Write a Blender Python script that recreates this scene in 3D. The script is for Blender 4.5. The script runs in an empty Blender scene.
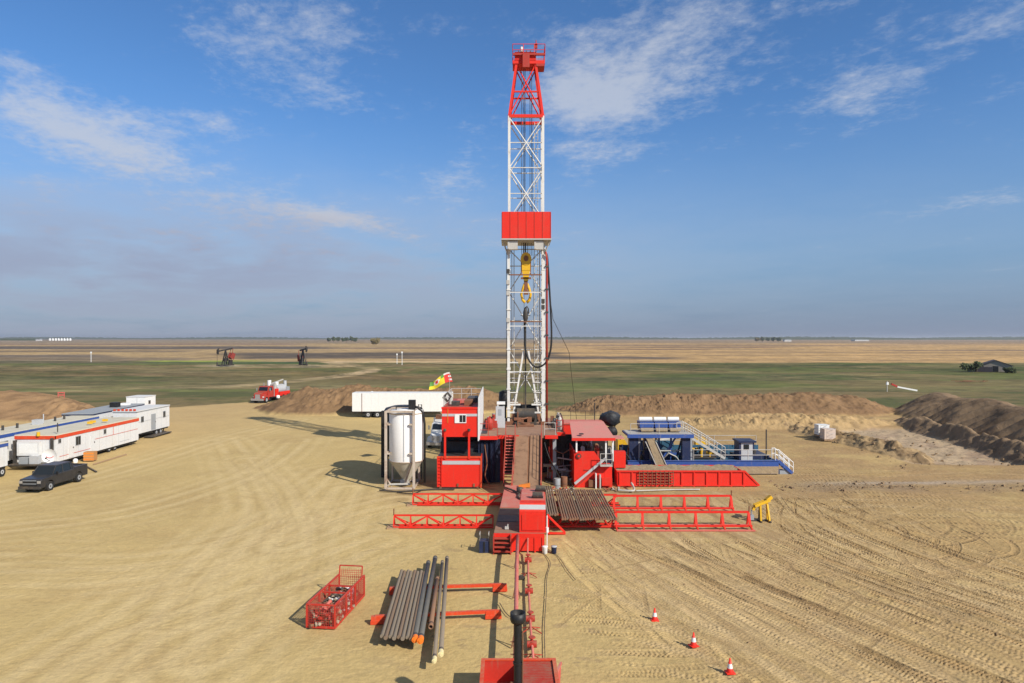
import bpy, math, random
import numpy as np
from mathutils import Vector, Matrix
random.seed(7); R = math.radians
sc = bpy.context.scene; COL = sc.collection
H = 13.0; F = 682.67
# survey helpers: from a bearing / dip read off the photograph to metres on the ground
def D_(py, z=0.0): return (H - z) * F / (py - 338.0)
def W(px, py, z=0.0):
    d = D_(py, z); return ((px - 512) * d / F, d)
def X_(px, d): return (px - 512) * d / F
def Z_(py, d): return H - (py - 338.0) * d / F

# ------------------------------------------------------------------ node helper
class S:
    def __init__(s, nt, sock): s.nt, s.k = nt, sock
    def _m(s, op, o=None, p=None, clamp=False):
        n = s.nt.nodes.new('ShaderNodeMath'); n.operation = op; n.use_clamp = clamp
        for i, v in enumerate((s, o, p)):
            if v is None: continue
            if isinstance(v, S): s.nt.links.new(v.k, n.inputs[i])
            else: n.inputs[i].default_value = v
        return S(s.nt, n.outputs[0])
    def __add__(s, o): return s._m('ADD', o)
    def __sub__(s, o): return s._m('SUBTRACT', o)
    def __mul__(s, o): return s._m('MULTIPLY', o)
    def __truediv__(s, o): return s._m('DIVIDE', o)
    def __pow__(s, o): return s._m('POWER', o)
    def clamp(s): return s._m('ADD', 0.0, clamp=True)
    def f(s, op, o=None, p=None): return s._m(op, o, p)
def ramp(nt, v, a, b, smooth=True):
    n = nt.nodes.new('ShaderNodeMapRange'); n.interpolation_type = 'SMOOTHSTEP' if smooth else 'LINEAR'
    nt.links.new(v.k, n.inputs['Value']); n.inputs['From Min'].default_value = a; n.inputs['From Max'].default_value = b
    return S(nt, n.outputs[0])
def noise(nt, vec, scale, detail=4, rough=.55, dist=0.0, out=0):
    n = nt.nodes.new('ShaderNodeTexNoise'); n.inputs['Scale'].default_value = scale
    n.inputs['Detail'].default_value = detail; n.inputs['Roughness'].default_value = rough; n.inputs['Distortion'].default_value = dist
    if vec is not None: nt.links.new(vec, n.inputs['Vector'])
    return S(nt, n.outputs[out])
def mix(nt, fac, a, b):
    n = nt.nodes.new('ShaderNodeMix'); n.data_type = 'RGBA'
    if isinstance(fac, S): nt.links.new(fac.k, n.inputs[0])
    else: n.inputs[0].default_value = fac
    for i, v in ((6, a), (7, b)):
        if isinstance(v, S): nt.links.new(v.k, n.inputs[i])
        else: n.inputs[i].default_value = (*v, 1)
    return S(nt, n.outputs[2])
def new_mat(name):
    m = bpy.data.materials.new(name); m.use_nodes = True
    return m, m.node_tree, m.node_tree.nodes['Principled BSDF']

DUST = (.42, .31, .17)
MATS = {}
def paint(name, col, rough=.5, dirt=.25, dirtcol=DUST, scale=1.2, metal=0.0, top=.35, bump=0.0):
    """paint with wear: dusty blotches, more of them on faces that look up, and fine tone changes"""
    m, nt, b = new_mat(name); b.inputs['Specular IOR Level'].default_value = .35
    tc = nt.nodes.new('ShaderNodeTexCoord'); geo = nt.nodes.new('ShaderNodeNewGeometry')
    n1 = noise(nt, tc.outputs['Object'], scale, 6, .65, .3)
    n2 = noise(nt, tc.outputs['Object'], scale * 9, 3, .6)
    sep = nt.nodes.new('ShaderNodeSeparateXYZ'); nt.links.new(geo.outputs['Normal'], sep.inputs[0])
    up = ramp(nt, S(nt, sep.outputs[2]), .3, .9)
    mpn = nt.nodes.new('ShaderNodeMapping'); mpn.inputs['Scale'].default_value = (5.5, 5.5, .55); nt.links.new(tc.outputs['Object'], mpn.inputs[0])
    n3 = noise(nt, mpn.outputs[0], 1.0, 4, .6)
    side = up * -1.0 + 1.0
    fac = (ramp(nt, n1, .5, .75) * dirt + side * ramp(nt, n3, .56, .74) * min(dirt * 1.3, .4) + up * top * ramp(nt, n1 * .6 + n2 * .4, .35, .6)).clamp()
    c = mix(nt, fac, col, dirtcol)
    tone = n2 * .3 + .85
    mm = nt.nodes.new('ShaderNodeVectorMath'); mm.operation = 'SCALE'
    nt.links.new(c.k, mm.inputs[0]); nt.links.new(tone.k, mm.inputs['Scale'])
    nt.links.new(mm.outputs[0], b.inputs['Base Color'])
    b.inputs['Roughness'].default_value = rough; b.inputs['Metallic'].default_value = metal
    if bump:
        bp = nt.nodes.new('ShaderNodeBump'); bp.inputs['Distance'].default_value = bump; nt.links.new(n1.k, bp.inputs['Height']); nt.links.new(bp.outputs[0], b.inputs['Normal'])
    MATS[name] = m; return m
paint('red', (.70, .022, .009), .6, .17, (.34,.13,.08), scale=.8, top=.25)
paint('red_worn', (.40, .035, .022), .6, .4, (.28, .14, .09), top=.55)
paint('red_pale', (.58, .13, .10), .6, .35, (.50, .27, .20), top=.5)
paint('red_roof', (.58, .21, .18), .6, .3, (.48, .25, .19), top=.5)
paint('red_basket', (.50, .035, .02), .6, .3, (.3,.16,.1), top=.4)
paint('orange_red', (.62, .06, .018), .5, .2)
paint('silo_white', (.88, .87, .84), .8, .10, (.6, .55, .45), top=.1)
paint('red_dark', (.22, .025, .018), .7, .3, top=.1)
paint('white', (.74, .74, .72), .45, .14, (.55, .48, .38), top=.15)
paint('white_trailer', (.78, .78, .76), .4, .08, (.6, .55, .45), scale=.4, top=.1)
paint('white_camp', (.66, .66, .65), .6, .25, (.55, .48, .38), scale=.5, top=.1)
paint('white_mast', (.68, .67, .63), .55, .5, (.38, .27, .18), scale=1.5, top=.2)
paint('camp_roof', (.62, .57, .44), .7, .25, (.40, .36, .28), scale=.6, top=.3)
paint('grey_roof', (.30, .32, .34), .6, .2, (.4, .38, .33), scale=.6, top=.2)
paint('silver', (.45, .46, .47), .5, .25, (.35, .3, .25))
paint('blue', (.035, .085, .30), .45, .18, (.38, .30, .20), top=.35)
paint('blue_dark', (.014, .024, .07), .5, .2, (.2, .17, .13), top=.25)
paint('blue_teal', (.03, .10, .17), .5, .25, (.3, .25, .18), top=.35)
paint('navy_tarp', (.012, .018, .045), .65, .15, (.08, .07, .06), bump=.15)
paint('black', (.015, .015, .016), .5, .15, (.12, .10, .08), top=.25)
paint('black_tarp_shade', (.018, .020, .024), .45, .2, (.10, .09, .08), bump=.2)  # tarp over the drums, and black put where shade lies under the floor
paint('tyre', (.02, .02, .02), .85, .4, (.16, .13, .09))
paint('rust', (.20, .085, .045), .8, .45, (.30, .18, .10))
paint('pipe', (.20, .14, .095), .8, .5, (.25, .14, .08), scale=2.0, top=.1)
paint('pipe_rust', (.24, .13, .075), .85, .45, (.17, .14, .12), scale=2.5, top=.1)
paint('collar', (.215, .175, .13), .75, .5, (.28, .19, .11), scale=2.0, top=.1)
paint('casing', (.11, .105, .095), .6, .25, (.2, .17, .13), scale=2.0, top=.1)
paint('thread_cap', (.85, .20, .02), .5, .05, top=.05)
paint('cream_cap', (.75, .65, .35), .5, .05, top=.05)
paint('yellow', (.72, .42, .02), .45, .2, (.2, .13, .05), top=.1)
paint('orange', (.70, .22, .03), .5, .2, (.25, .15, .08), top=.15)
paint('deck', (.27, .15, .10), .85, .7, (.36, .23, .15), scale=1.5, top=.3)
paint('wood', (.38, .25, .145), .8, .4, (.25, .15, .09), scale=2.5, top=.25)
paint('ramp_steel', (.29, .17, .10), .8, .8, (.14, .075, .045), scale=1.6, top=.25)
paint('dark_steel', (.05, .045, .04), .5, .4, (.22, .16, .1))
paint('grey_steel', (.30, .32, .34), .5, .3, (.3, .22, .14))
paint('pale_steel', (.48, .46, .42), .5, .3, (.33, .26, .18))
paint('silo_frame', (.50, .42, .34), .7, .8, (.20, .10, .06), scale=1.0)
paint('silo_cone', (.52, .49, .40), .6, .8, (.33, .29, .20), scale=1.4, top=.5)
paint('mud', (.34, .26, .16), .9, .5, (.24, .18, .12), scale=2, bump=.1)
paint('crate_wood', (.48, .23, .08), .8, .3, (.35, .2, .1))
paint('grey_paint', (.028, .028, .031), .3, .08, (.2, .17, .13), top=.12)
paint('chrome', (.5, .5, .52), .25, .05, metal=.6, top=.05)
paint('dark_building', (.06, .05, .06), .8, .3, (.12, .1, .1))
paint('barn_wall', (.32, .28, .23), .8, .4, (.2, .16, .12))
paint('flag_yellow', (.80, .62, .03), .7, .05, top=0)
paint('flag_red', (.75, .05, .04), .7, .05, top=0)
paint('flag_white', (.8, .72, .68), .7, .05, top=0)
paint('flag_green', (.12, .3, .06), .7, .05, top=0)
paint('cone_red', (.80, .03, .015), .45, .05, top=.1)
paint('plastic_white', (.78, .78, .76), .4, .1, top=.1)
paint('bin_pink', (.62, .50, .42), .5, .1, top=.1)
paint('far_black', (.025, .022, .022), .6, .2, top=.1)
paint('tree_leaf', (.055, .075, .03), .9, .6, (.16, .13, .04), scale=.8, top=.0)
paint('tree_autumn', (.20, .155, .06), .9, .5, (.12, .09, .04), scale=.8, top=.0)
paint('bark', (.1, .07, .05), .9, .3)
paint('rag', (.35, .28, .2), .9, .6, (.1, .07, .05), scale=5)
m, nt, b = new_mat('glass'); b.inputs['Base Color'].default_value = (.015, .02, .025, 1); b.inputs['Roughness'].default_value = .08; MATS['glass'] = m
M = MATS

# ------------------------------------------------------------------ mesh helper
class MB:
    def __init__(s): s.v = []; s.f = []; s.m = []; s.mats = []; s.sm = []
    def mi(s, mat):
        if mat not in s.mats: s.mats.append(mat)
        return s.mats.index(mat)
    def add(s, vs, fs, mat=None, smooth=False):
        o = len(s.v); s.v += [tuple(p) for p in vs]; k = s.mi(mat)
        for f in fs: s.f.append([i + o for i in f]); s.m.append(k); s.sm.append(smooth)
        return s
    def box(s, a, b, mat=None, top=None):
        (x0, y0, z0), (x1, y1, z1) = a, b
        x0, x1 = min(x0, x1), max(x0, x1); y0, y1 = min(y0, y1), max(y0, y1); z0, z1 = min(z0, z1), max(z0, z1)
        vs = [(x0,y0,z0),(x1,y0,z0),(x1,y1,z0),(x0,y1,z0),(x0,y0,z1),(x1,y0,z1),(x1,y1,z1),(x0,y1,z1)]
        return s.add(vs, [(0,3,2,1),(4,5,6,7),(0,1,5,4),(1,2,6,5),(2,3,7,6),(3,0,4,7)], mat)
    def cyl(s, p, q, r, n=10, mat=None, r2=None, caps=True):
        p, q = Vector(p), Vector(q); d = (q - p)
        if d.length < 1e-6: return s
        z = d.normalized(); x = z.orthogonal().normalized(); y = z.cross(x); r2 = r if r2 is None else r2
        vs = []
        for c, rr in ((p, r), (q, r2)):
            for i in range(n):
                a = 2 * math.pi * i / n; vs.append(c + x * (rr * math.cos(a)) + y * (rr * math.sin(a)))
        s.add(vs, [(i, (i+1) % n, n + (i+1) % n, n + i) for i in range(n)], mat, n > 5)
        if caps: s.add(vs, [tuple(range(n-1, -1, -1)), tuple(range(n, 2*n))], mat)
        return s
    def ring(s, p, q, ro, ri, n=12, mat=None):
        """a hollow pipe"""
        p, q = Vector(p), Vector(q); z = (q - p).normalized(); x = z.orthogonal().normalized(); y = z.cross(x); vs = []
        for c, rr in ((p, ro), (q, ro), (q, ri), (p, ri)):
            for i in range(n):
                a = 2 * math.pi * i / n; vs.append(c + x * (rr * math.cos(a)) + y * (rr * math.sin(a)))
        fs = []
        for k in range(4):
            for i in range(n): fs.append((k*n+i, k*n+(i+1) % n, ((k+1) % 4)*n+(i+1) % n, ((k+1) % 4)*n+i))
        return s.add(vs, fs, mat, True)
    def tube(s, pts, r, n=8, mat=None):
        pts = [Vector(p) for p in pts]; vs = []; fs = []; ref = Vector((0.13, .37, .9))
        for i, p in enumerate(pts):
            t = (pts[min(i+1, len(pts)-1)] - pts[max(i-1, 0)]).normalized()
            x = t.cross(ref)
            if x.length < .1: x = t.cross(Vector((1, 0, 0)))
            x.normalize(); y = t.cross(x)
            for k in range(n):
                a = 2*math.pi*k/n; vs.append(p + x*(r*math.cos(a)) + y*(r*math.sin(a)))
        for i in range(len(pts)-1):
            for k in range(n): fs.append((i*n+k, i*n+(k+1) % n, (i+1)*n+(k+1) % n, (i+1)*n+k))
        fs.append(tuple(range(n-1, -1, -1))); fs.append(tuple((len(pts)-1)*n+k for k in range(n)))
        return s.add(vs, fs, mat, True)
    def beam(s, p, q, w, h=None, mat=None, up=(0, 0, 1)):
        p, q = Vector(p), Vector(q); h = h or w; z = (q - p).normalized(); u = Vector(up)
        if abs(z.dot(u)) > .97: u = Vector((0, 1, 0))
        x = z.cross(u).normalized(); y = x.cross(z); vs = []
        for c in (p, q):
            for a, b2 in ((-1,-1),(1,-1),(1,1),(-1,1)): vs.append(c + x*(a*w/2) + y*(b2*h/2))
        return s.add(vs, [(0,3,2,1),(4,5,6,7),(0,1,5,4),(1,2,6,5),(2,3,7,6),(3,0,4,7)], mat)
    def prism(s, poly, axis, a, b, mat=None):
        """polygon in the two other axes, extruded along axis from a to b"""
        n = len(poly); vs = []
        for t in (a, b):
            for (u, v) in poly: vs.append({'x': (t, u, v), 'y': (u, t, v), 'z': (u, v, t)}[axis])
        return s.add(vs, [tuple(range(n-1, -1, -1)), tuple(range(n, 2*n))] + [(i, (i+1) % n, n+(i+1) % n, n+i) for i in range(n)], mat)
    def lathe(s, prof, c=(0, 0, 0), n=24, mat=None, smooth=True):
        vs = []; k = len(prof)
        for (r, z) in prof:
            for i in range(n):
                a = 2*math.pi*i/n; vs.append((c[0]+r*math.cos(a), c[1]+r*math.sin(a), c[2]+z))
        fs = [(j*n+i, j*n+(i+1) % n, (j+1)*n+(i+1) % n, (j+1)*n+i) for j in range(k-1) for i in range(n)]
        s.add(vs, fs, mat, smooth)
        return s.add(vs, [tuple(range(n-1, -1, -1)), tuple((k-1)*n+i for i in range(n))], mat)
    def rail(s, pts, h=1.05, r=.03, mat=None, step=1.8, mids=1, n=5):
        """handrail along a path of points"""
        for a, b in zip(pts[:-1], pts[1:]):
            a, b = Vector(a), Vector(b); L = (b-a).length; k = max(1, round(L/step))
            for j in range(mids+1):
                hh = h*(j+1)/(mids+1); s.cyl(a+Vector((0,0,hh)), b+Vector((0,0,hh)), r, n, mat)
            for i in range(k+1):
                p = a.lerp(b, i/k); s.cyl(p, p+Vector((0,0,h)), r, n, mat)
        return s
    def build(s, name, mat=None, parent=None, bevel=0):
        me = bpy.data.meshes.new(name); me.from_pydata(s.v, [], s.f)
        for k in s.mats: me.materials.append(M[k] if k else M[mat])
        me.polygons.foreach_set('material_index', s.m); me.polygons.foreach_set('use_smooth', s.sm); me.update()
        bm_fix(me)
        o = bpy.data.objects.new(name, me); COL.objects.link(o)
        if parent is not None: o.parent = parent
        if bevel:
            md = o.modifiers.new('bevel', 'BEVEL'); md.width = bevel; md.segments = 3; md.limit_method = 'ANGLE'
        return o
import bmesh
def bm_fix(me):
    b = bmesh.new(); b.from_mesh(me); bmesh.ops.recalc_face_normals(b, faces=b.faces); b.to_mesh(me); b.free()
def tag(o, label=None, cat=None, group=None, kind=None):
    for k, v in (('label', label), ('category', cat), ('group', group), ('kind', kind)):
        if v: o[k] = v
    return o
def T(name, label, cat, loc=(0,0,0), rz=0.0, group=None):
    o = bpy.data.objects.new(name, None); COL.objects.link(o); o.location = loc; o.rotation_euler = (0,0,rz); o.empty_display_size = .2
    return tag(o, label, cat, group)
def copy_tree(o, parent=None):
    c = o.copy(); COL.objects.link(c)
    if parent is not None: c.parent = parent
    for ch in list(o.children): copy_tree(ch, c)
    return c
HAZE = 8e-5
# ================================================================== TERRAIN
def _h(ix, iy, s):
    h = (ix.astype(np.int64)*374761393 + iy.astype(np.int64)*668265263 + s*1442695041) & 0x7fffffff
    h = ((h ^ (h >> 13)) * 1274126177) & 0x7fffffff
    return ((h ^ (h >> 16)) & 0xffff) / 65535.0
def vn(x, y, s=0):
    ix = np.floor(x); iy = np.floor(y); fx = x-ix; fy = y-iy; fx = fx*fx*(3-2*fx); fy = fy*fy*(3-2*fy)
    a = _h(ix, iy, s); b = _h(ix+1, iy, s); c = _h(ix, iy+1, s); d = _h(ix+1, iy+1, s)
    return (a+(b-a)*fx)*(1-fy) + (c+(d-c)*fx)*fy
def fbm(x, y, s=0, o=4, g=.5):
    t = 0; a = 1; n = 0
    for k in range(o): t = t + a*vn(x*2**k, y*2**k, s+k*17); n += a; a *= g
    return t/n
def sstep(a, b, x): t = np.clip((x-a)/(b-a), 0, 1); return t*t*(3-2*t)
def poly_d(x, y, pts):
    """distance to a polyline, arc length there, and the side"""
    best = np.full(x.shape, 1e9); S0 = np.zeros(x.shape); L0 = 0
    for (ax, ay), (bx, by) in zip(pts[:-1], pts[1:]):
        dx, dy = bx-ax, by-ay; L = math.hypot(dx, dy); t = np.clip(((x-ax)*dx+(y-ay)*dy)/(L*L), 0, 1)
        d = np.hypot(x-ax-t*dx, y-ay-t*dy); m = d < best; best = np.where(m, d, best); S0 = np.where(m, L0+t*L, S0); L0 += L
    return best, S0, L0
def axis(segs):
    out = []
    for a, b, st in segs:
        n = max(1, round((b-a)/st)); out += list(np.linspace(a, b, n, endpoint=False))
    return np.array(out + [segs[-1][1]])
GX = axis([(-190,-75,1.5),(-75,-36,.25),(-36,-8,.12),(-8,2,.08),(2,32,.045),(32,36,.08),(36,48,.12),(48,85,.22),(85,160,1.5)])
GY = axis([(2,18,.5),(18,22,.07),(22,46,.045),(46,60,.11),(60,82,.2),(82,130,.3),(130,165,1.0)])
NX, NY = len(GX), len(GY)
XX, YY = np.meshgrid(GX, GY)
BERMS = [  # ridge, height, half width, soil, end fade, groove
 ([(-190,116),(-95,116),(-80,115),(-66,108)], 4.3, 10, 'brown', 15, 0),
 ([(-44,127),(-34,122),(-16,124),(1,127)], 4.5, 9.5, 'brown', 8, 0),
 ([(11,124),(20,121),(38,121),(66,122)], 3.4, 9, 'brown', 6, 0),
 ([(24,103),(34,101),(44,102),(57,105)], 1.7, 6, 'sand', 9, 0),
 ([(76,123),(71.8,113),(69.8,100),(68.2,90),(67,78),(66,58)], 4.3, 7.4, 'dark', 5, 1),
 ([(60.5,106),(58.8,94),(57.2,82),(55.6,73),(54,60)], 1.6, 2.6, 'dark', 5, 2),
 ([(40,97),(41.3,90),(43,81),(44.2,73)], 1.25, 2.8, 'clay', 3, 2),
]
HZ = (fbm(XX/14, YY/14, 3, 3)-.5)*.16 + (fbm(XX/2.2, YY/2.2, 9, 3)-.5)*.02
clean = np.ones(XX.shape)   # 1 = driven pad, 0 = loose soil
soil = {k: np.zeros(XX.shape) for k in ('brown', 'dark', 'sand', 'clay')}
wob = (fbm(XX/5, YY/5, 21, 4)-.5)*5
wob2 = (fbm(XX/1.3, YY/1.3, 22, 4, .6)-.5)*1.0
for i, (pts, hh, w, kd, fade, gr) in enumerate(BERMS):
    d, s_, L = poly_d(XX, YY, pts)
    endf = np.clip(np.minimum(s_, L-s_)/fade, 0, 1)**.8
    hv = hh*(0.86+.28*vn(s_/6, s_*0, 31+i)) * (0.25+.75*endf)
    wv = w*(0.45+.55*endf)
    dn = np.clip((d + wob*(.35 if gr != 2 else .2) + wob2*.5)/wv, 0, 1)
    prof = np.sqrt(np.clip((1-dn), 0, 1)**2*1.0+.0)*(1-.08*np.exp(-(dn/.12)**2)) 
    b = hv*prof
    if gr == 1: b += (1-dn)*dn*3.4*(np.abs(np.sin(s_*math.pi/2.3 + d*.5 + wob*.3))-.5)
    if gr == 2: b += prof*(vn(s_/2.2, d/1.6, 77)-.4)*.8
    b += np.minimum(prof, .45)*(fbm(XX/.9, YY/.9, 41+i, 4, .6)-.5)*(.6 if gr == 1 else 2.3)
    m = sstep(.0, .12, prof)
    HZ = np.maximum(HZ, b*m + HZ*(1-m)) if True else HZ
    soil[kd] = np.maximum(soil[kd], sstep(0.02, .16, prof))
loose = np.clip(soil['brown']+soil['dark']+soil['sand']+soil['clay'], 0, 1)
# pad limit
def pad_far(x):
    return np.interp(x, [-190,-92,-78,-64,-52,-40,-36,-20,2,8,14,60,72,80,160], [116,117,118,128,139,138,128,124,126,121,122,121,118,118,116])
edge = pad_far(XX)+wob*.6
padm = 1-sstep(-1.5, 1.5, YY-edge)
rightm = 1-sstep(-2, 2, XX-(np.interp(YY, [40,60,80,100,120],[74,72,74,76,84])+wob*.5)); padm = padm*rightm
# colours (linear albedo)
def C(r, g, b): return np.array([(v/255/12.92 if v <= 10 else ((v/255+.055)/1.055)**2.4) for v in (r, g, b)])
col = np.zeros(XX.shape+(3,)) + np.array((.505,.370,.160))
def lay(mask, c, k=1.0):
    global col
    m_ = (mask*k)[..., None]; col = col*(1-m_) + np.asarray(c)*m_
rt = sstep(-5, 26, XX + (fbm(XX/9, YY/9, 5, 3)-.5)*18)
lay(rt, (.385,.258,.115), .85)
lay(sstep(.50,.72, fbm(XX/7, YY/5, 51, 6, .65)), (.42,.29,.128), .45)
lay(sstep(.55,.70, fbm(XX/6, YY/6, 57, 5, .6)), (.54,.40,.175), .45)
lay(sstep(60,100,YY)*sstep(-20,-60,XX), (.47,.315,.16), .5)
lay(sstep(48,60,YY)*sstep(10,24,XX)*sstep(.30,.62, fbm(XX/5, YY/3, 58, 5, .6)), (.35,.225,.11), .75)
lay(np.exp(-((YY-59.5-(XX-30)*.02)/2.2)**2)*sstep(22,26,XX)*(1-sstep(38,52,XX))*sstep(.3,.6,fbm(XX/3,YY/1.5,60,4)), (.24,.17,.11), .8)
lay(np.exp(-((YY-61-(XX-30)*.05)/.8)**2)*sstep(24,30,XX)*(1-sstep(50,60,XX)), (.40,.33,.26), .7)
rigd = np.exp(-((YY-58)/4.5)**2)*sstep(-14,-8,XX)*(1-sstep(11,20,XX)); lay(rigd*sstep(.38,.6,fbm(XX/2.2,YY/1.5,61,5,.65)), (.27,.18,.095), .75)
lay(sstep(.68,.74,fbm(XX/1.4,YY/1.1,62,4,.6))*(1-sstep(2,10,np.abs(XX-1)))*(YY<56), (.30,.21,.12), .5)
# arcs of compacted lighter lanes on the open left side
for (cx, cy, r, w, a) in () and ((-30,80,38,1.6,.6),(-30,82,44,1.2,.5),(-38,10,37,1.4,.5),(10,95,62,1.5,.5),(-12,18,22,.8,.4),(-18,64,22,1.2,.5),(-2,64,40,1.0,.45),(-70,30,55,1.5,.5),(-4,110,70,1.8,.5),(-52,96,52,2.0,.5)):
    rr = np.hypot(XX-cx, YY-cy)-r + (wob*.12)
    w *= .42; lane = np.exp(-(rr/w)**2)+np.exp(-((rr-2.1)/w)**2)+.8*np.exp(-((rr-4.3)/(w*.7))**2)+.7*np.exp(-((rr-6.0)/(w*.6))**2)
    lane = np.clip(lane,0,1)*sstep(.25,.6, fbm(XX/6, YY/6, int(60+r), 3))*(1-sstep(0, 14, XX))
    lay(lane, (.66,.50,.25), min(1, a*1.4))
    fine = (.5+.5*np.sin(rr*9+wob*1.5))*np.exp(-((rr-1)/(w*1.6))**2)*(1-sstep(0, 14, XX))*sstep(.3,.6, fbm(XX/5,YY/5,int(80+r),3))
    lay(fine, (.40,.28,.12), .25); HZ += -.008*fine
LANES = [[(-20,580),(0,578),(100,577),(225,557),(325,517),(400,500)],[(-20,561),(0,560),(120,562),(230,545),(300,520)],[(20,690),(125,622),(200,567),(262,510),(245,467),(225,440)],[(165,690),(185,600),(220,557),(290,500),(330,470)],[(200,660),(270,602),(290,542),(285,507),(250,460)],[(280,545),(320,530),(337,505),(348,488)],[(-10,502),(120,470),(220,440),(300,420)],[(60,690),(130,640),(240,600),(330,560),(380,540)],[(-10,530),(140,510),(260,470),(300,440)]]
LW = []
for L0 in LANES:
    P = [W(*p) for p in L0]; q = [P[0]]
    for i in range(len(P)-1):
        for t in np.linspace(.1, 1, 10):
            a_, b_, c_, d_ = [np.array(P[min(max(i+o_, 0), len(P)-1)]) for o_ in (-1, 0, 1, 2)]; q.append(tuple(.5*((2*b_)+(-a_+c_)*t+(2*a_-5*b_+4*c_-d_)*t*t+(-a_+3*b_-3*c_+d_)*t**3)))
    LW.append(q); d_, s_, _ = poly_d(XX, YY, q[::3]+[q[-1]]); d_ = np.abs(d_ + wob*.08)
    m_ = np.exp(-((d_-1.0)/.42)**2)+.55*np.exp(-((d_-2.6)/.35)**2)+.35*np.exp(-((d_-4.0)/.3)**2); m_ = np.clip(m_, 0, 1)*sstep(.2, .5, fbm(XX/4, YY/4, 150+len(LW), 4, .6))
    lay(m_, (.62,.475,.24), .62); lay(np.exp(-((d_-.35)/.12)**2)+np.exp(-((d_-1.75)/.13)**2), (.36,.25,.115), .22)
# pit floor
pit = sstep(-1.2, .8, -(np.abs(XX-50.0-(YY-85)*.12)-6.4) + wob*.3)*sstep(-1,1,YY-71-wob*.3)*(1-sstep(-1,1,YY-99-wob*.3))
lay(pit, (.41,.315,.215), .8); lay(pit*sstep(.5,.62,fbm(XX/3,YY/3,63,4)), (.33,.23,.155), .7)
HZ -= pit*.35; HZ += pit*(fbm(XX/.8,YY/.8,64,3)-.5)*.35
clean *= (1-pit)
n3 = fbm(XX/1.7, YY/1.7, 70, 5, .65)[..., None]
lay(soil['sand'], (.44,.30,.145), .9); lay(soil['sand']*sstep(.5,.66,fbm(XX/2.5,YY/2,172,4,.6)), (.27,.18,.095), .6)
lay(soil['clay'], (.36,.25,.13), .9); lay(soil['clay']*sstep(.45,.62,fbm(XX/1.6,YY/1.6,173,4,.6)), (.17,.11,.06), .7)
lay(soil['brown'], (.225,.135,.070), .95)
lay(soil['brown']*(XX < -50), (.33,.205,.105), .85); lay(soil['brown']*sstep(.5,.7,fbm(XX/3.5,YY/3.5,71,4)), (.30,.185,.095), .6); lay(soil['brown']*sstep(.45,.7,fbm(XX/1.1,YY/1.1,171,4,.65)), (.15,.09,.05), .6)
lay(soil['dark'], (.225,.155,.095), .95)
lay(soil['dark']*sstep(.5,.7,fbm(XX/2.5,YY/2.5,72,4)), (.15,.10,.062), .6)
# grass beyond the pad
gcol = np.zeros(XX.shape+(3,)) + np.array((.18,.145,.062))
def glay(mask, c, k):
    global gcol
    m_ = (mask*k)[..., None]; gcol = gcol*(1-m_)+np.asarray(c)*m_
glay(sstep(.42,.6,fbm(XX/26,YY/12,81,4)), (.085,.10,.035), .8)
glay(sstep(.5,.66,fbm(XX/18,YY/9,82,5)), (.23,.165,.08), .7)
glay(sstep(.4,.8,fbm(XX/2,YY/2,83,4,.7)), (.07,.07,.03), .5)
out_ = 1-np.clip(padm+loose, 0, 1)
col = col*(1-out_[..., None]) + gcol*out_[..., None]
HZ += out_*(fbm(XX/1.5,YY/1.5,84,4,.6)-.5)*.30
kk_ = (.55+.45*rt)[..., None]; col = col*(1+(-.17+.34*n3)*kk_)

# ---- tyre tracks pressed into the sand: each path stamps its own tread
def stamp(path, width, pitch, depth, kind='chevron', phase=0.0, colr=None, ck=.35):
    P = np.array(path, float)
    seg = np.hypot(*np.diff(P, axis=0).T); s = np.concatenate([[0], np.cumsum(seg)]); L = s[-1]
    ss = np.arange(0, L, .03); px = np.interp(ss, s, P[:,0]); py = np.interp(ss, s, P[:,1])
    tx = np.gradient(px); ty = np.gradient(py); n = np.hypot(tx, ty); tx /= n; ty /= n
    dd = np.arange(-width*.75, width*.75, .03)
    Sg, Dg = np.meshgrid(ss, dd, indexing='ij')
    Xs = px[:,None] - ty[:,None]*Dg; Ys = py[:,None] + tx[:,None]*Dg
    ix = np.searchsorted(GX, Xs); iy = np.searchsorted(GY, Ys)
    ok = (ix > 0) & (ix < NX-1) & (iy > 0) & (iy < NY-1)
    ad = np.abs(Dg)/width
    inside = 1-sstep(.42, .5, ad); lip = np.exp(-((ad-.58)/.07)**2)
    if kind == 'chevron': t = np.sin(2*math.pi*(Sg/pitch + np.abs(Dg)/width*.9) + phase)
    elif kind == 'bars': t = np.sin(2*math.pi*(Sg/pitch) + phase + np.where(Dg > 0, math.pi, 0))
    else: t = np.sin(2*math.pi*Dg/(width/4.0))*.6
    t = np.tanh(2.2*t)
    fadeend = sstep(0, 1.5, Sg)*(1-sstep(L-1.5, L, Sg)); brk = .15+.85*sstep(.25, .6, vn(Sg/2.6+phase*9, Dg*0, 91))*(.6+.4*vn(Xs*2.2, Ys*2.2, 92))
    keep = inside*fadeend*brk
    h = keep*(-depth*.5 + t*depth*.62) + lip*depth*.45*fadeend*brk
    fx, fy = ix[ok], iy[ok]; kk = np.clip(keep+lip*fadeend*.6, 0, 1)[ok]
    TH[fy, fx] = TH[fy, fx]*(1-kk) + h[ok]
    if colr is not None:
        w_ = (kk*ck*(.6+.4*(t[ok] < 0)))[:, None]; col[fy, fx] = col[fy, fx]*(1-w_) + np.array(colr)*w_
TH = np.zeros(XX.shape)
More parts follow.
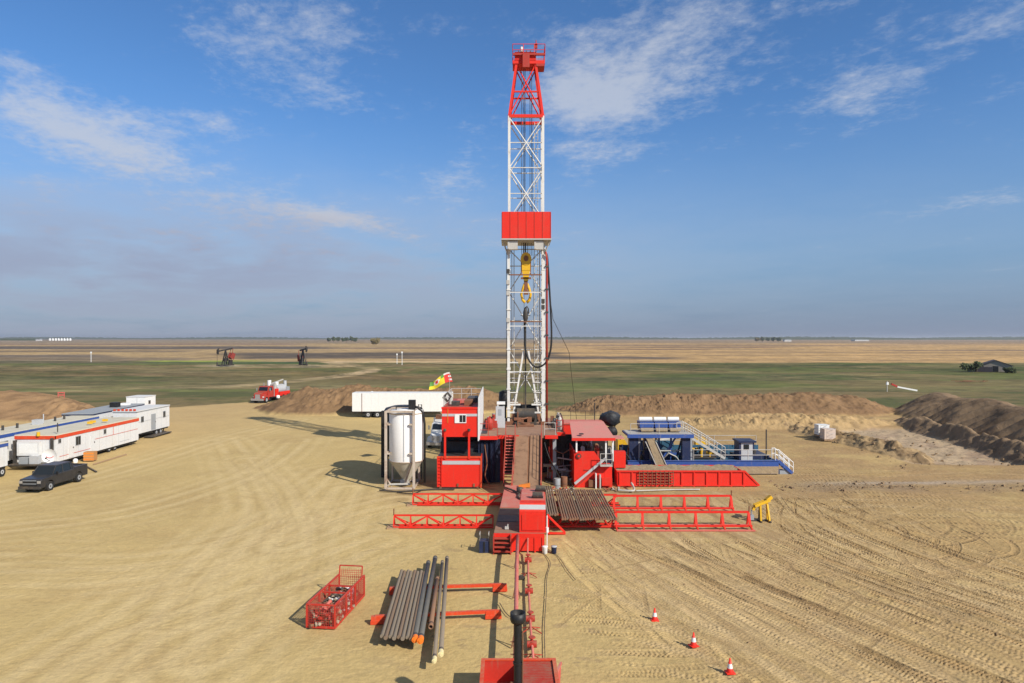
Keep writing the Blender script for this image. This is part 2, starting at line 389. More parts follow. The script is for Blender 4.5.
def curve(pts, n=60):
    """Catmull-Rom through the points"""
    p = [pts[0]]+list(pts)+[pts[-1]]; out = []
    for i in range(1, len(p)-2):
        for k in range(n//len(pts)+2):
            t = k/(n//len(pts)+2); a, b_, c_, d_ = [np.array(q, float) for q in p[i-1:i+3]]
            out.append(.5*((2*b_)+(-a+c_)*t+(2*a-5*b_+4*c_-d_)*t*t+(-a+3*b_-3*c_+d_)*t**3))
    out.append(np.array(pts[-1], float)); return [tuple(q) for q in out]
def offset(path, d):
    P = np.array(path); t = np.gradient(P, axis=0); n = np.hypot(t[:,0], t[:,1])[:,None]+1e-9; t = t/n
    return [tuple(q) for q in P + np.stack([-t[:,1], t[:,0]], 1)*d]
rg = random.Random(11); DK = (.33,.222,.112); LT = (.50,.37,.20)
def pair(path, gauge=1.9, w=.42, pitch=.30, depth=.045, kind='chevron', c=DK, ck=.35):
    for sgn in (-1, 1): stamp(offset(path, sgn*gauge/2), w, pitch, depth, kind, rg.random()*6, c, ck)
# broad family of passes down the right side, running away from the camera
for k in range(34):   # crosswise passes in front of the racks
    y0 = rg.uniform(27, 44); x1 = rg.uniform(9, 17)
    path = curve([(rg.uniform(1.5,5), y0+rg.uniform(-1,1)), (8, y0+rg.uniform(-1.5,1.5)), (x1, y0+rg.uniform(-2,3)), (x1+7, y0+rg.uniform(2,8))])
    pair(path, rg.choice((1.8,2.3)), rg.choice((.36,.5)), rg.choice((.16,.2,.26)), rg.uniform(.035,.06), rg.choice(('chevron','bars')), rg.choice((DK,LT)), rg.uniform(.15,.4))
for k in range(22):
    a0 = rg.uniform(0, 6.28); cx = rg.uniform(9, 34); cy = rg.uniform(33, 56); r_ = rg.uniform(2, 8)
    path = [(cx+r_*math.cos(a0+t), cy+r_*math.sin(a0+t)*1.2) for t in np.linspace(0, rg.uniform(2, 3.6), 40)]
    pair(path, 1.7, .42, .26, .055, rg.choice(('chevron','rib')), DK, .6)
for k in range(16):   # few faint ones near the pipes and on the open side
    x0 = rg.uniform(-26, 4); y0 = rg.uniform(19, 50); a0 = rg.uniform(-.5, 2.6)
    path = curve([(x0, y0), (x0+7*math.cos(a0), y0+7*math.sin(a0)), (x0+16*math.cos(a0+.3), y0+16*math.sin(a0+.3))])
    pair(path, 1.8, .36, .26, .014, rg.choice(('chevron','rib')), DK, .12)
for k in range(14):   # long ones crossing far right
    y0 = rg.uniform(44, 66); path = curve([(16, y0), (30, y0+rg.uniform(-3,3)), (46, y0+rg.uniform(-5,5)), (60, y0+rg.uniform(-6,6))])
    pair(path, 2.1, .6, .36, .05, 'chevron', rg.choice((DK,LT)), .4)
for k in range(120):   # broad family of passes down the right side, running away from the camera
    x0 = rg.uniform(2, 27); b_ = rg.uniform(-4, 4); full = [(x0+10+b_, 18), (x0+6+b_*.6, 28), (x0+2.5+b_*.2, 37), (x0+rg.uniform(-1,1), 46), (x0-1+rg.uniform(-6,6), 58)]
    i0 = rg.choice((0,0,1,2)); path = curve(full[i0:i0+rg.choice((2,3,3,5))])
    kd = rg.choice(('chevron','bars','bars','chevron','rib'))
    pair(path, rg.choice((1.7,2.0,2.4)), rg.choice((.30,.38,.5)), rg.choice((.15,.18,.24)), rg.uniform(.03,.055), kd, rg.choice((DK,LT,LT)), rg.uniform(.25,.55))
for k in range(9):
    a0 = rg.uniform(0, 6.28); cx = rg.uniform(14, 34); cy = rg.uniform(38, 55); r_ = rg.uniform(3, 7)
    pair([(cx+r_*math.cos(a0+t), cy+r_*math.sin(a0+t)*1.1) for t in np.linspace(0, rg.uniform(2, 3.2), 40)], 1.7, .4, .26, .06, rg.choice(('chevron','rib')), DK, .6)
for k in range(14):
    x0 = rg.uniform(8, 26); path = curve([(x0+12,18),(x0+7,28),(x0+2.5,37),(x0+.5,46),(x0+rg.uniform(-5,5),56)]); stamp(path, .22, .3, .11, 'rib', 0, (.28,.18,.09), .6)
for k in range(20):   # stray passes in every direction over the top
    a0 = rg.uniform(0, 3.14); x0 = rg.uniform(4, 32); y0 = rg.uniform(22, 56); L_ = rg.uniform(3, 9); cv = rg.uniform(-.5,.5)
    path = curve([(x0-L_*math.cos(a0), y0-L_*math.sin(a0)), (x0, y0), (x0+L_*math.cos(a0+cv), y0+L_*math.sin(a0+cv))])
    pair(path, rg.choice((1.6,2.0,2.3)), rg.choice((.26,.34,.44)), rg.choice((.15,.18,.22)), rg.uniform(.03,.05), rg.choice(('chevron','bars','rib')), rg.choice((DK,DK,LT)), rg.uniform(.3,.6))
for k in range(36):   # lighter prints on the open left side
    x0 = rg.uniform(-34, 2); y0 = rg.uniform(20, 60); a0 = rg.uniform(0, 3.14)
    path = curve([(x0, y0), (x0+5*math.cos(a0), y0+5*math.sin(a0)), (x0+11*math.cos(a0+.35), y0+11*math.sin(a0+.35))])
    pair(path, rg.choice((1.7,2.0)), rg.choice((.26,.34)), .25, rg.uniform(.012,.024), rg.choice(('chevron','rib')), rg.choice((DK,LT)), rg.uniform(.10,.28))
for q in LW: pair(q, 2.0, .34, .26, .016, 'rib', DK, .22)
for k in range(10):
    x0 = rg.uniform(7, 25); path = curve([(x0+12+rg.uniform(-2,2),18),(x0+7,28),(x0+2.5,37),(x0+rg.uniform(-2,1),46),(x0+rg.uniform(-8,2),57)]); pair(path, 2.1, rg.choice((.3,.45)), .17, .09, rg.choice(('rib','chevron')), rg.choice(((.27,.175,.085), LT)), .75)
pm = padm*(1-loose); HZ += TH*pm
lump = fbm(XX/.32, YY/.32, 95, 3, .6); HZ += (lump-.5)*(.018+.03*rt)*pm
HZ += (fbm(XX/3.2, YY/3.2, 97, 4, .6)-.5)*(.01+.15*rt)*pm
HZ = np.where(YY < 150, HZ, HZ*(1-sstep(150, 165, YY)))
# sit level where the equipment stands
def level(x0, x1, y0, y1, z=0.0, s=1.0):
    global HZ
    m_ = sstep(x0-s, x0, XX)*(1-sstep(x1, x1+s, XX))*sstep(y0-s, y0, YY)*(1-sstep(y1, y1+s, YY)); HZ = HZ*(1-m_)+z*m_ - 0*m_
level(-12, 26, 56, 86); level(-1.6, 2.6, 40.8, 60); level(-9, 17.5, 44.5, 55)
def gz(x, y):
    i = min(max(np.searchsorted(GX, x), 1), NX-1); j = min(max(np.searchsorted(GY, y), 1), NY-1); return float(HZ[j, i])

def grid_mesh(name, X, Y, Z, Cc, mat):
    ny, nx = X.shape; me = bpy.data.meshes.new(name)
    co = np.stack([X, Y, Z], -1).reshape(-1, 3).astype(np.float32)
    idx = np.arange(nx*ny).reshape(ny, nx); q = np.stack([idx[:-1,:-1], idx[:-1,1:], idx[1:,1:], idx[1:,:-1]], -1).reshape(-1, 4).astype(np.int32)
    me.vertices.add(len(co)); me.vertices.foreach_set('co', co.ravel())
    me.loops.add(q.size); me.loops.foreach_set('vertex_index', q.ravel())
    me.polygons.add(len(q)); me.polygons.foreach_set('loop_start', np.arange(0, q.size, 4, dtype=np.int32)); me.polygons.foreach_set('loop_total', np.full(len(q), 4, np.int32))
    me.polygons.foreach_set('use_smooth', np.ones(len(q), bool)); me.update(calc_edges=True)
    a = me.color_attributes.new('soil', 'FLOAT_COLOR', 'POINT'); cc = np.ones((len(co), 4), np.float32); cc[:, :3] = np.clip(Cc.reshape(-1, 3), 0, 1); a.data.foreach_set('color', cc.ravel())
    me.materials.append(mat); o = bpy.data.objects.new(name, me); COL.objects.link(o); return o
def soil_mat(name, s1, s2, amt, bump):
    m, nt, b = new_mat(name); at = nt.nodes.new('ShaderNodeAttribute'); at.attribute_name = 'soil'
    tc = nt.nodes.new('ShaderNodeTexCoord'); a = noise(nt, tc.outputs['Object'], s1, 5, .65); c = noise(nt, tc.outputs['Object'], s2, 4, .6)
    k = (a*.6+c*.4-.5)*amt+1.0
    vm = nt.nodes.new('ShaderNodeVectorMath'); vm.operation = 'SCALE'; nt.links.new(at.outputs['Color'], vm.inputs[0]); nt.links.new(k.k, vm.inputs['Scale'])
    nt.links.new(vm.outputs[0], b.inputs['Base Color']); b.inputs['Roughness'].default_value = .95; b.inputs['Specular IOR Level'].default_value = .15
    if bump:
        bp = nt.nodes.new('ShaderNodeBump'); bp.inputs['Distance'].default_value = bump; nt.links.new(a.k, bp.inputs['Height']); nt.links.new(bp.outputs[0], b.inputs['Normal'])
    return m
g = grid_mesh('ground', XX, YY, HZ, col, soil_mat('pad_soil', 3.2, 15, .85, .06)); g['kind'] = 'structure'

# ---- open country beyond, to the horizon
V = np.concatenate([np.linspace(393.5, 362, 150), np.linspace(361.85, 345, 110), np.linspace(344.9, 338.28, 60)])
U = np.concatenate([np.linspace(-900, -104, 100), np.linspace(-100, 1124, 980), np.linspace(1128, 1924, 100)])
UU, VV = np.meshgrid(U, V); FY = H*F/(VV-338.0); FX = (UU-512)*FY/F
fw = (fbm(UU/60, VV/9, 201, 4)-.5)
vv = VV + fw*2.2*np.clip((VV-342)/30, .08, 1); uu = UU + (fbm(FX/90, FY/90, 203, 3)-.5)*60
fc = np.zeros(UU.shape+(3,)) + np.array((.15,.115,.055))
def fl(mask, c, k=1.0):
    global fc
    m_ = np.clip(mask*k, 0, 1)[..., None]; fc = fc*(1-m_)+np.asarray(c)*m_
def band(v0, v1, u0=-2000, u1=3000, s=.5, su=25): return sstep(v0-s, v0+s, vv)*(1-sstep(v1-s, v1+s, vv))*sstep(u0-su, u0+su, uu)*(1-sstep(u1-su, u1+su, uu))
GREEN = (.085,.092,.022); OLIVE = (.165,.135,.048); BROWN = (.23,.145,.065); TAN = (.40,.275,.13); STRAW = (.50,.31,.13); FALLOW = (.095,.078,.066); SAND = (.55,.40,.22)
fl(band(362.5, 400), OLIVE)
fl(band(363, 400)*sstep(.42,.62, fbm(FX/70,FY/45,210,4)), GREEN, .85)
fl(band(364, 400)*sstep(.52,.66, fbm(FX/85,FY/40,211,4)), BROWN, .8)
fl(band(376, 382, -900, 210, .8), (.062,.090,.022), .8)
fl(band(366, 376, -900, 240, .8)*sstep(.4,.6,fbm(FX/40,FY/40,212,3)), (.21,.155,.075), .6)
fl(band(385, 400, -900, 330, 1)*sstep(.35,.6,fbm(FX/60,FY/30,213,3)), (.19,.135,.065), .7)
fl(band(363.5, 371, 560, 3000, .6), (.085,.09,.026), .75)
fl(band(373, 381, 640, 1010, 1.2)*sstep(.4,.6,fbm(FX/50,FY/50,214,3)), (.070,.095,.034), .75)
fl(band(377, 386, 560, 760, 1.0)*sstep(.35,.6,fbm(FX/50,FY/50,215,3)), (.075,.105,.035), .6)
fl(band(371, 376, 500, 650, 1)+band(379, 386, 800, 960, 1.2), (.22,.13,.06), .55)
# stubble and fallow strips
fl(band(338, 362.8), TAN)
fl(band(338, 362.8, 540, 3000), STRAW, .75)
for (a, b_, u0, u1, c_) in ((346.5,349,-900,330,FALLOW),(350.5,351.6,-300,190,FALLOW),(354.5,357.5,-900,110,(.15,.12,.09)),(357.5,362.6,-900,200,(.20,.155,.10)),(343.5,345,-900,300,(.24,.16,.11)),
    (352.6,358.8,240,570,(.07,.06,.052)),(356.6,359.2,540,690,FALLOW),(353,354.2,330,480,(.11,.085,.06)),(347.6,349,330,560,(.22,.15,.10)),(360.6,364,-900,260,(.11,.10,.05)),(360.2,362.4,150,262,(.24,.27,.045)),(361.8,364.4,150,330,(.035,.075,.03)),
    (346.6,347.7,640,780,(.20,.12,.075)),(348.6,349.6,600,720,(.18,.11,.07)),(345.2,346.0,560,900,(.25,.16,.10)),(349.5,350.4,880,1500,(.14,.10,.08)),(352,353,700,830,(.34,.22,.11)),(343.6,344.4,900,1500,(.30,.20,.12))):
    fl(band(a, b_, u0, u1, .3), c_, .9)
fl(band(338, 343.4), (.20,.155,.11), .65)
fl(band(338, 339.6), (.14,.12,.09), .6)
fl(band(361.2, 363.4, 335, 1000, .3, 8)*sstep(0, 60, 600-uu), SAND, .7); fl(band(364.6, 367.4, 196, 338, .3, 5), SAND, .85)     # lease road strip
def trackw(pts, w, c, k):
    global fc
    P = [W(*p) for p in pts]; d, _, _ = poly_d(FX, FY, P); fl(1-sstep(w*.5, w*.9, d+(vn(FX/9,FY/9,5)-.5)*w*.5), c, k)
trackw([(-60,393),(60,391.5),(160,388.6),(215,387),(262,384),(300,380.5),(335,376.5),(362,372.5),(374,369.5),(365,367.5),(342,365),(330,362)], 6.0, (.50,.36,.20), 1.0)
trackw([(345,363.5),(372,367.3),(395,366)], 5, (.40,.29,.15), .6)
trackw([(432,376),(412,374),(402,371.5),(410,369),(430,367),(470,366)], 3.5, (.27,.16,.08), .6)
fl(np.exp(-((uu-224)/14)**2)*band(365.2, 367.2, s=.4), (.42,.40,.36), .8); fl(np.exp(-((uu-302)/14)**2)*band(365.2, 367.2, s=.4), (.42,.40,.36), .8)
st = fbm(FX/200, FY/30, 220, 5, .6)
fl(band(362.5,400)*sstep(.45,.62,fbm(FX/34,FY/22,240,5,.65)), (.21,.165,.075), .55); fl(band(362.5,400)*sstep(.5,.66,fbm(FX/28,FY/16,241,5,.65)), (.055,.075,.022), .6); fl(band(343,362)*sstep(.5,.64,fbm(uu/70,vv/.9,242,4,.6)), (.26,.18,.10), .5)
fl(band(362.5,400)*sstep(.60,.70,fbm(FX/5,FY/5,243,4,.7)), (.045,.055,.018), .7); fl(band(362.5,400)*sstep(.62,.72,fbm(FX/7,FY/6,244,4,.7)), (.26,.20,.10), .5)
fl(band(379,400,s=3), (.185,.155,.072), .5); fl(band(363,400)*sstep(.5,.6,fbm(FX/48+9,FY/20,245,4,.6)), (.20,.155,.065), .5); fl(band(363,400)*sstep(.55,.64,fbm(FX/60,FY/24+5,246,4,.6)), (.09,.125,.028), .6)
fc *= (.30+1.4*fbm(FX/9, FY/7, 221, 5, .75)[..., None])*(.7+.6*st[..., None])
FZ = (fbm(FX/260, FY/260, 230, 3)-.5)*1.6*sstep(240, 700, FY)*np.where(FY > 5000, .3, 1) - .05
o = grid_mesh('farmland', FX[::-1], FY[::-1], FZ[::-1], fc[::-1], soil_mat('field_soil', .25, 1.4, .7, 0)); tag(o, kind='structure')
# the land under and around everything else
m, nt, b = new_mat('plain'); tc = nt.nodes.new('ShaderNodeTexCoord')
c = mix(nt, ramp(nt, noise(nt, tc.outputs['Object'], .02, 6, .6), .4, .6), (.13,.11,.05), (.36,.26,.14)); nt.links.new(c.k, b.inputs['Base Color']); b.inputs['Roughness'].default_value = .95
pl = MB(); pl.add([(-40000,-4000,-1.2),(40000,-4000,-1.2),(40000,60000,-1.2),(-40000,60000,-1.2)], [(0,1,2,3)], 'p'); MATS['p'] = m
o = pl.build('terrain'); o['kind'] = 'structure'
# ================================================================== THE RIG
FL = 4.3                                   # rig floor height
# ---- mast
mt = T('drilling_mast', 'tall white and red lattice mast standing over the rig floor', 'mast', (1.42, 70.0, FL))
XW = 1.76; YW = 1.25
def zz(py, d=70.0): return Z_(py, d)-FL
zb = zz(239.6, 67.6); z1 = zz(120); z2 = zz(68)
def lattice(mb, A, B, levels, kind, r, mat):
    """bracing on one face between leg A(z) and leg B(z)"""
    for i, (a, b) in enumerate(zip(levels[:-1], levels[1:])):
        m_ = (a+b)/2; c = (Vector(A(m_))+Vector(B(m_)))/2
        if kind == 'x':
            mb.cyl(A(a), B(b), r, 6, mat); mb.cyl(B(a), A(b), r, 6, mat); mb.cyl(A(m_), B(m_), r*.8, 6, mat)
        else:
            t = (Vector(A(b))+Vector(B(b)))/2
            if (i % 2) == 0: mb.cyl(A(a), t, r, 6, mat); mb.cyl(B(a), t, r, 6, mat)
            else:
                t = (Vector(A(a))+Vector(B(a)))/2; mb.cyl(t, A(b), r, 6, mat); mb.cyl(t, B(b), r, 6, mat)
        mb.cyl(A(b), B(b), r*.9, 6, mat)
for sx in (-1, 1):
    for sy in (-1, 1):
        lg = MB(); r = .17 if sx > 0 and sy < 0 else .13
        lg.beam((sx*XW, sy*YW, .3), (sx*XW, sy*YW, zb-.3), r*2, r*2)
        lg.box((sx*XW-.3, sy*YW-.3, 0), (sx*XW+.3, sy*YW+.3, .32), 'rust')
        for k in range(9): z = 1.5+k*2.0; lg.box((sx*XW-.2, sy*YW-.2, z), (sx*XW+.2, sy*YW+.2, z+.12))
        lg.build('leg', 'white_mast', mt)
# inner A legs: the splayed foot of the mast
for sx in (-1, 1):
    a = MB(); a.beam((sx*.25, -.9, 7.4), (sx*1.25, -1.1, 1.2), .17); a.beam((sx*1.2, -1.1, 1.2), (sx*1.5, -1.1, .1), .34, .34, 'rust'); a.build('splay_leg', 'white_mast', mt)
lv = [1.5, 4.5, 7.5, 10.5, 13.5, 16.2, zb-.5]
fb = MB(); lattice(fb, lambda z: (-XW, YW, z), lambda z: (XW, YW, z), lv, 'k', .055, None); fb.build('back_lattice', 'white_mast', mt)
for sx in (-1, 1):
    s_ = MB(); lattice(s_, lambda z: (sx*XW, -YW, z), lambda z: (sx*XW, YW, z), lv, 'x', .05, None)
    for z in np.arange(1.2, 6.5, 1.0): s_.cyl((sx*XW, -YW, z), (sx*(XW-.95), -YW+.1, z), .05, 6); s_.cyl((sx*XW, YW, z), (sx*(XW-.95), YW-.1, z), .04, 6)
    s_.build('side_lattice', 'white_mast', mt)
for q in (((-XW,2.0),(-.55,2.0)),((.55,2.0),(XW,2.0)),((-XW,1.2),(-.7,1.2)),((.7,1.2),(XW,1.2))): gt = MB(); gt.beam((q[0][0],-YW,q[0][1]),(q[1][0],-YW,q[1][1]),.16); gt.build('foot_girt','white_mast',mt)
for z in (5.3, 9.9, 13.3): gt = MB(); gt.beam((-XW, -YW, z), (XW, -YW, z), .08); gt.build('front_girt', 'white_mast', mt)
gt = MB(); gt.beam((-XW, -YW, zz(322)), (XW, -YW, zz(322)), .16, .1, 'rust'); gt.build('front_girt', 'white_mast', mt)
# ladder beside the right leg and a few service lines
ld = MB()
for sx in (0, .38): ld.cyl((XW-.85+sx*.9, YW-.35, 1), (XW-.85+sx*.9, YW-.35, z1), .035, 5)
for z in np.arange(1.2, z1, .33): ld.cyl((XW-.85, YW-.35, z), (XW-.51, YW-.35, z), .02, 4)
ld.build('ladder', 'pale_steel', mt)
sv = MB()
for x, y, z0, z3, r, c in ((-XW+.55, .9, 1, zb, .04, 'pale_steel'), (XW-.4, -.9, 1, zb, .05, 'pale_steel'), (-XW+.32, -1.1, 3, zb, .03, 'dark_steel'), (-XW-.22, -1.3, 2, zb-1, .03, 'dark_steel')): sv.cyl((x, y, z0), (x, y, z3), r, 6, c)
sv.build('service_line', 'pale_steel', mt)
sp = MB(); sp.tube([(XW+.32, -YW-.2, 0), (XW+.32, -YW-.2, zz(262)), (XW+.2, -YW-.5, zz(254))], .10, 8); 
for k in range(7): sp.box((XW+.15, -YW-.33, 2+k*2.3), (XW+.47, -YW-.07, 2.16+k*2.3), 'dark_steel')
sp.build('standpipe', 'red_worn', mt)
for k in range(6):
    bx = MB(); sx = random.choice((-1, 1)); z = (12.2, 13.0, 11.6, 14.1, 15.2, 10.3)[k]; bx.box((sx*XW-.22, -YW-.28, z), (sx*XW+.1, -YW+.05, z+.42)); bx.build('junction_box', ('dark_steel', 'pale_steel')[k % 2], mt)
# monkey board
mbd = MB(); y0 = -YW-1.15
mbd.box((-2.42, y0, zb+.12), (2.42, y0+.07, zb+2.75), 'red')
for k in range(7): x = -2.42+k*.8+.02; mbd.box((x-.02, y0-.035, zb+.12), (x+.02, y0-.003, zb+2.75), 'red_worn')
mbd.box((-2.48, y0+.08, zb-.06), (2.48, YW+.6, zb+.08), 'pale_steel'); mbd.box((-2.48, y0-.06, zb-.02), (2.48, y0+.05, zb+.10), 'pale_steel')
for sx in (-1, 1):
    mbd.box((sx*2.42-.035, y0+.10, zb+.12), (sx*2.42+.035, YW+.6, zb+2.7), 'red')
bp = mbd.build('monkey_board', None, mt)
for sx, w in ((-1, .9), (1, .8)):
    f = MB(); f.box((sx*1.3-w/2, y0+.2, zb-.95), (sx*1.3+w/2, y0+.9, zb-.1)); f.box((sx*1.3-w/2-.1, y0+.15, zb-.9), (sx*1.3-w/2+.06, y0+.5, zb-.1)); f.build('fingers', ('pale_steel'), bp)
for sx in (-1, 1):
    f = MB(); f.beam((sx*2.3, y0+.4, zb-.1), (sx*XW, -YW, zb-1.6), .1); f.build('knee_brace', 'pale_steel', bp)
tb = MB(); tb.beam((-XW, -YW-.05, zz(276)), (XW, -YW-.05, zz(276)), .16, .12); tb.build('belly_board', 'rust', mt)
# upper section
for sx in (-1, 1):
    for sy in (-1, 1):
        u = MB(); u.beam((sx*(XW-.06), sy*(YW-.1), zb-.5), (sx*(XW-.06), sy*(YW-.1), z1), .25); u.build('upper_leg', 'white_mast', mt)
        u = MB(); u.beam((sx*(XW-.06), sy*(YW-.1), z1+.003), (sx*.98, sy*.8, z2), .24); u.build('tapered_leg', 'red', mt)
lu = [z1-15.6, z1-10.4, z1-5.2+.05, z1-.2]
lu = [z1-10.4, z1-5.2, z1-.15]
for yy in (-YW+.1, YW-.1):
    f = MB(); A = lambda z, yy=yy: (-XW+.06, yy, z); B = lambda z, yy=yy: (XW-.06, yy, z); lattice(f, A, B, lu, 'x', .062, None)
    f.cyl(A(lu[0]), B(lu[0]), .06, 6); f.build('upper_lattice', 'white_mast', mt)
for sx in (-1, 1):
    f = MB(); A = lambda z: (sx*(XW-.06), -YW+.1, z); B = lambda z: (sx*(XW-.06), YW-.1, z); lattice(f, A, B, lu, 'x', .05, None); f.build('upper_side_lattice', 'white_mast', mt)
def tl(sx, sy):
    return lambda z: (sx*((XW-.06)+(.98-XW+.06)*(z-z1)/(z2-z1)), sy*((YW-.1)+(.8-YW+.1)*(z-z1)/(z2-z1)), z)
zm = z1+(z2-z1)*.47
for (a, b) in (((-1,-1),(1,-1)), ((-1,1),(1,1)), ((-1,-1),(-1,1)), ((1,-1),(1,1))):
    f = MB(); A, B = tl(*a), tl(*b); f.cyl(A(z1+.1), B(z2), .07, 6); f.cyl(B(z1+.1), A(z2), .07, 6); f.beam(A(zm), B(zm), .14, .14); f.beam(A(z1-.02), B(z1-.02), .3, .3); f.build('crown_lattice', 'red', mt)
# crown
cr = MB(); cr.box((-1.35, -1.0, z2), (1.9, 1.0, z2+.35)); cr.box((-1.15, -1.05, z2+.36), (1.0, 1.0, z2+1.15)); cr.box((-.35, -1.4, z2-.5), (.35, -.9, z2+.9), 'red_worn'); cr.box((-1.3, -1.3, z2+.75), (1.9, -1.06, z2+.95), 'red_worn'); cr.box((1.02, -1.0, z2-.25), (1.85, .6, z2-.003), 'red_worn')
co = cr.build('crown_block', 'red', mt)
for x in (-.75, -.35, .05, .45):
    f = MB(); f.cyl((x-.06, 0, z2+1.1), (x+.06, 0, z2+1.1), .58, 18); f.build('sheave', 'dark_steel', co)
f = MB(); f.rail([(-1.35,-1.25,z2+.7),(1.9,-1.25,z2+.7),(1.9,1.0,z2+.7),(-1.35,1.0,z2+.7),(-1.35,-1.25,z2+.7)], 1.15, .035, None, 1.1); f.build('crown_railing', 'red', co)
f = MB(); f.cyl((-.45, -1.1, z2+1.15), (-.45, -1.1, z2+1.6), .14, 8); f.build('beacon', 'plastic_white', co)
f = MB(); f.cyl((1.0, -1.1, z2+.95), (1.0, -1.1, z2+2.3), .05, 6); f.box((.86, -1.2, z2+1.5), (1.14, -1.0, z2+1.95)); f.build('signal_post', 'red_worn', co)
# drilling lines: strands from crown to block
dl = MB()
for x in (-.42, -.25, -.08, .42, .60): dl.cyl((x, -.2, zz(256)), (x*1.0, 0, z2+.5), .03, 5)
for x in (-.22, .0, .2): dl.cyl((x, -.3, zz(256)), (x, -.3, zb), .05, 5)
dl.cyl((-.2, .9, .8), (-.1, .3, z2+.4), .02, 5); dl.cyl((.9, .95, .8), (.6, .3, z2+.4), .02, 5); dl.build('drilling_line', 'dark_steel', mt)

# ---- travelling block, hook, swivel and kelly
MX, MY = 1.42, 69.5
tbz = zz(272)+FL
t = T('travelling_block', 'yellow travelling block with round sheave guard hanging in the mast', 'travelling block', (MX, MY-.1, tbz)); t.scale = (.84,.9,1)
f = MB(); f.cyl((0,-.28,1.25), (0,.28,1.25), .66, 22); f.box((-.5,-.24,.1), (.5,.24,1.1)); f.prism([(-.5,.1),(.5,.1),(.25,-1.0),(-.25,-1.0)], 'y', -.2, .2); f.box((-.62,-.15,-.3),(-.51,.15,1.2),'rust'); f.box((.51,-.15,-.3),(.62,.15,1.2),'rust'); f.build('housing', 'yellow', t)
f = MB(); f.cyl((0,-.30,1.3), (0,-.283,1.3), .30, 16); f.build('sheave_opening', 'rust', t)
f = MB(); f.box((-.62,-.2,-.78), (.62,.2,-.6), 'rust'); f.build('bail_yoke', 'rust', t)
t = T('drilling_hook', 'yellow hook with side jaws below the travelling block', 'hook', (MX, MY-.1, zz(296)+FL)); t.scale = (.8,.9,1)
f = MB(); f.box((-.22,-.18,.3), (.22,.18,1.7), 'rust'); f.build('shank', 'rust', t)
f = MB()
for sx in (-1, 1): f.tube([(sx*.15,0,1.2),(sx*.40,0,.7),(sx*.60,0,.1),(sx*.42,0,-.45),(sx*.1,0,-.7)], .17, 8)
f.box((-.3,-.2,.1), (.3,.2,.5), 'rust'); f.build('jaw', 'yellow', t)
t = T('swivel', 'dark swivel with gooseneck hanging under the yellow hook', 'swivel', (MX-.05, MY-.1, zz(322)+FL)); t.scale = (.72,.72,.9)
f = MB(); f.lathe([(.05,1.7),(.2,1.5),(.34,1.1),(.36,.4),(.2,0),(.12,-.3)], n=14); f.build('swivel_body', 'dark_steel', t)
f = MB(); f.tube([(0,-.1,1.5),(.2,-.2,1.75),(.42,-.25,1.45),(.45,-.25,.9)], .09, 8); f.build('gooseneck', 'dark_steel', t)
f = MB(); f.beam((-.7,0,.7), (.7,0,.7), .08); f.build('bumper_bar', 'dark_steel', t)
k = MB(); k.cyl((MX-.05, MY-.1, FL+.2), (MX-.05, MY-.1, zz(326)+FL), .085, 6); o = k.build('kelly', 'dark_steel'); tag(o, 'long dark kelly pipe running down the centre of the mast into the floor', 'kelly')
hs = [(524.5,322),(524.8,340),(526,352),(529.5,361),(535,366.5),(541,366),(546.5,361),(550,351),(551.2,338),(550.8,318),(549.3,290),(547.6,262),(546.6,254)]
hp = []
for i, (px, py) in enumerate(hs):
    y = 69.1-.5*math.sin(math.pi*i/12); hp.append((X_(px, 69.2), y, Z_(py, 69.2)))
hp = [tuple(q) + (np.interp(j, np.linspace(0, len(curve([(a, c) for a, b_, c in hp], 60))-1, len(hp)), [b_ for a, b_, c in hp]),) for j, q in enumerate(curve([(a, c) for a, b_, c in hp], 60))]
k = MB(); k.tube([(a, c, b_) for (a, b_, c) in hp], .10, 8); o = k.build('kelly_hose', 'black'); tag(o, 'thick black hose looping down from the standpipe to the swivel', 'hose')
k = MB(); k.tube([(MX+2.0, 69.4, 20.5), (MX+2.9, 72, 15), (X_(569, 80), 80, Z_(352, 80)), (8.6, 88, .05)], .03, 5); o = k.build('guy_wire', 'dark_steel'); tag(o, 'thin cable slanting from the mast to the ground behind', 'cable')

# ---- substructure and floor
sb = T('rig_substructure', 'steel rig substructure and drill floor under the mast', 'rig floor', (1.35, 66.5, 0))
f = MB(); f.box((-2.6,-5.5,FL-.25), (2.75,8,FL-.02), 'deck'); f.build('drill_floor', None, sb)
f = MB(); f.box((-4.3,-6.0,FL-.28), (-2.62,7.5,FL-.03), 'deck'); f.box((2.77,-3.6,FL-.28), (3.5,7.5,FL-.03), 'deck'); f.build('wing_floor', None, sb)
for x0, x1, y in ((-4.35,-2.62,-6.1), (2.77,3.55,-3.66), (-2.60,-.72,-5.56), (1.6,2.75,-5.56)): f = MB(); f.box((x0,y-.08,FL-.3), (x1,y+.05,FL+.02), 'red'); f.build('floor_edge_beam', None, sb)
for sx in (-2.3, 2.4):
    f = MB()
    for y in (-4.6, -.5, 3.5, 7.5): f.beam((sx,y,.3), (sx,y,FL-.3), .28); 
    f.beam((sx,-4.6,.2), (sx,7.6,.2), .3); f.beam((sx,-4.6,FL-.45), (sx,7.6,FL-.45), .28)
    for y in (-4.6, -.5, 3.5): f.beam((sx,y,.4), (sx,y+4,FL-.5), .16)
    f.build('box_frame', 'red', sb)
f = MB(); f.box((2.32,-5.3,0), (2.62,-5.0,FL-.3)); f.box((2.2,-5.36,1.2), (2.8,-5.0,1.5)); f.build('front_column', 'grey_steel', sb)
f = MB()
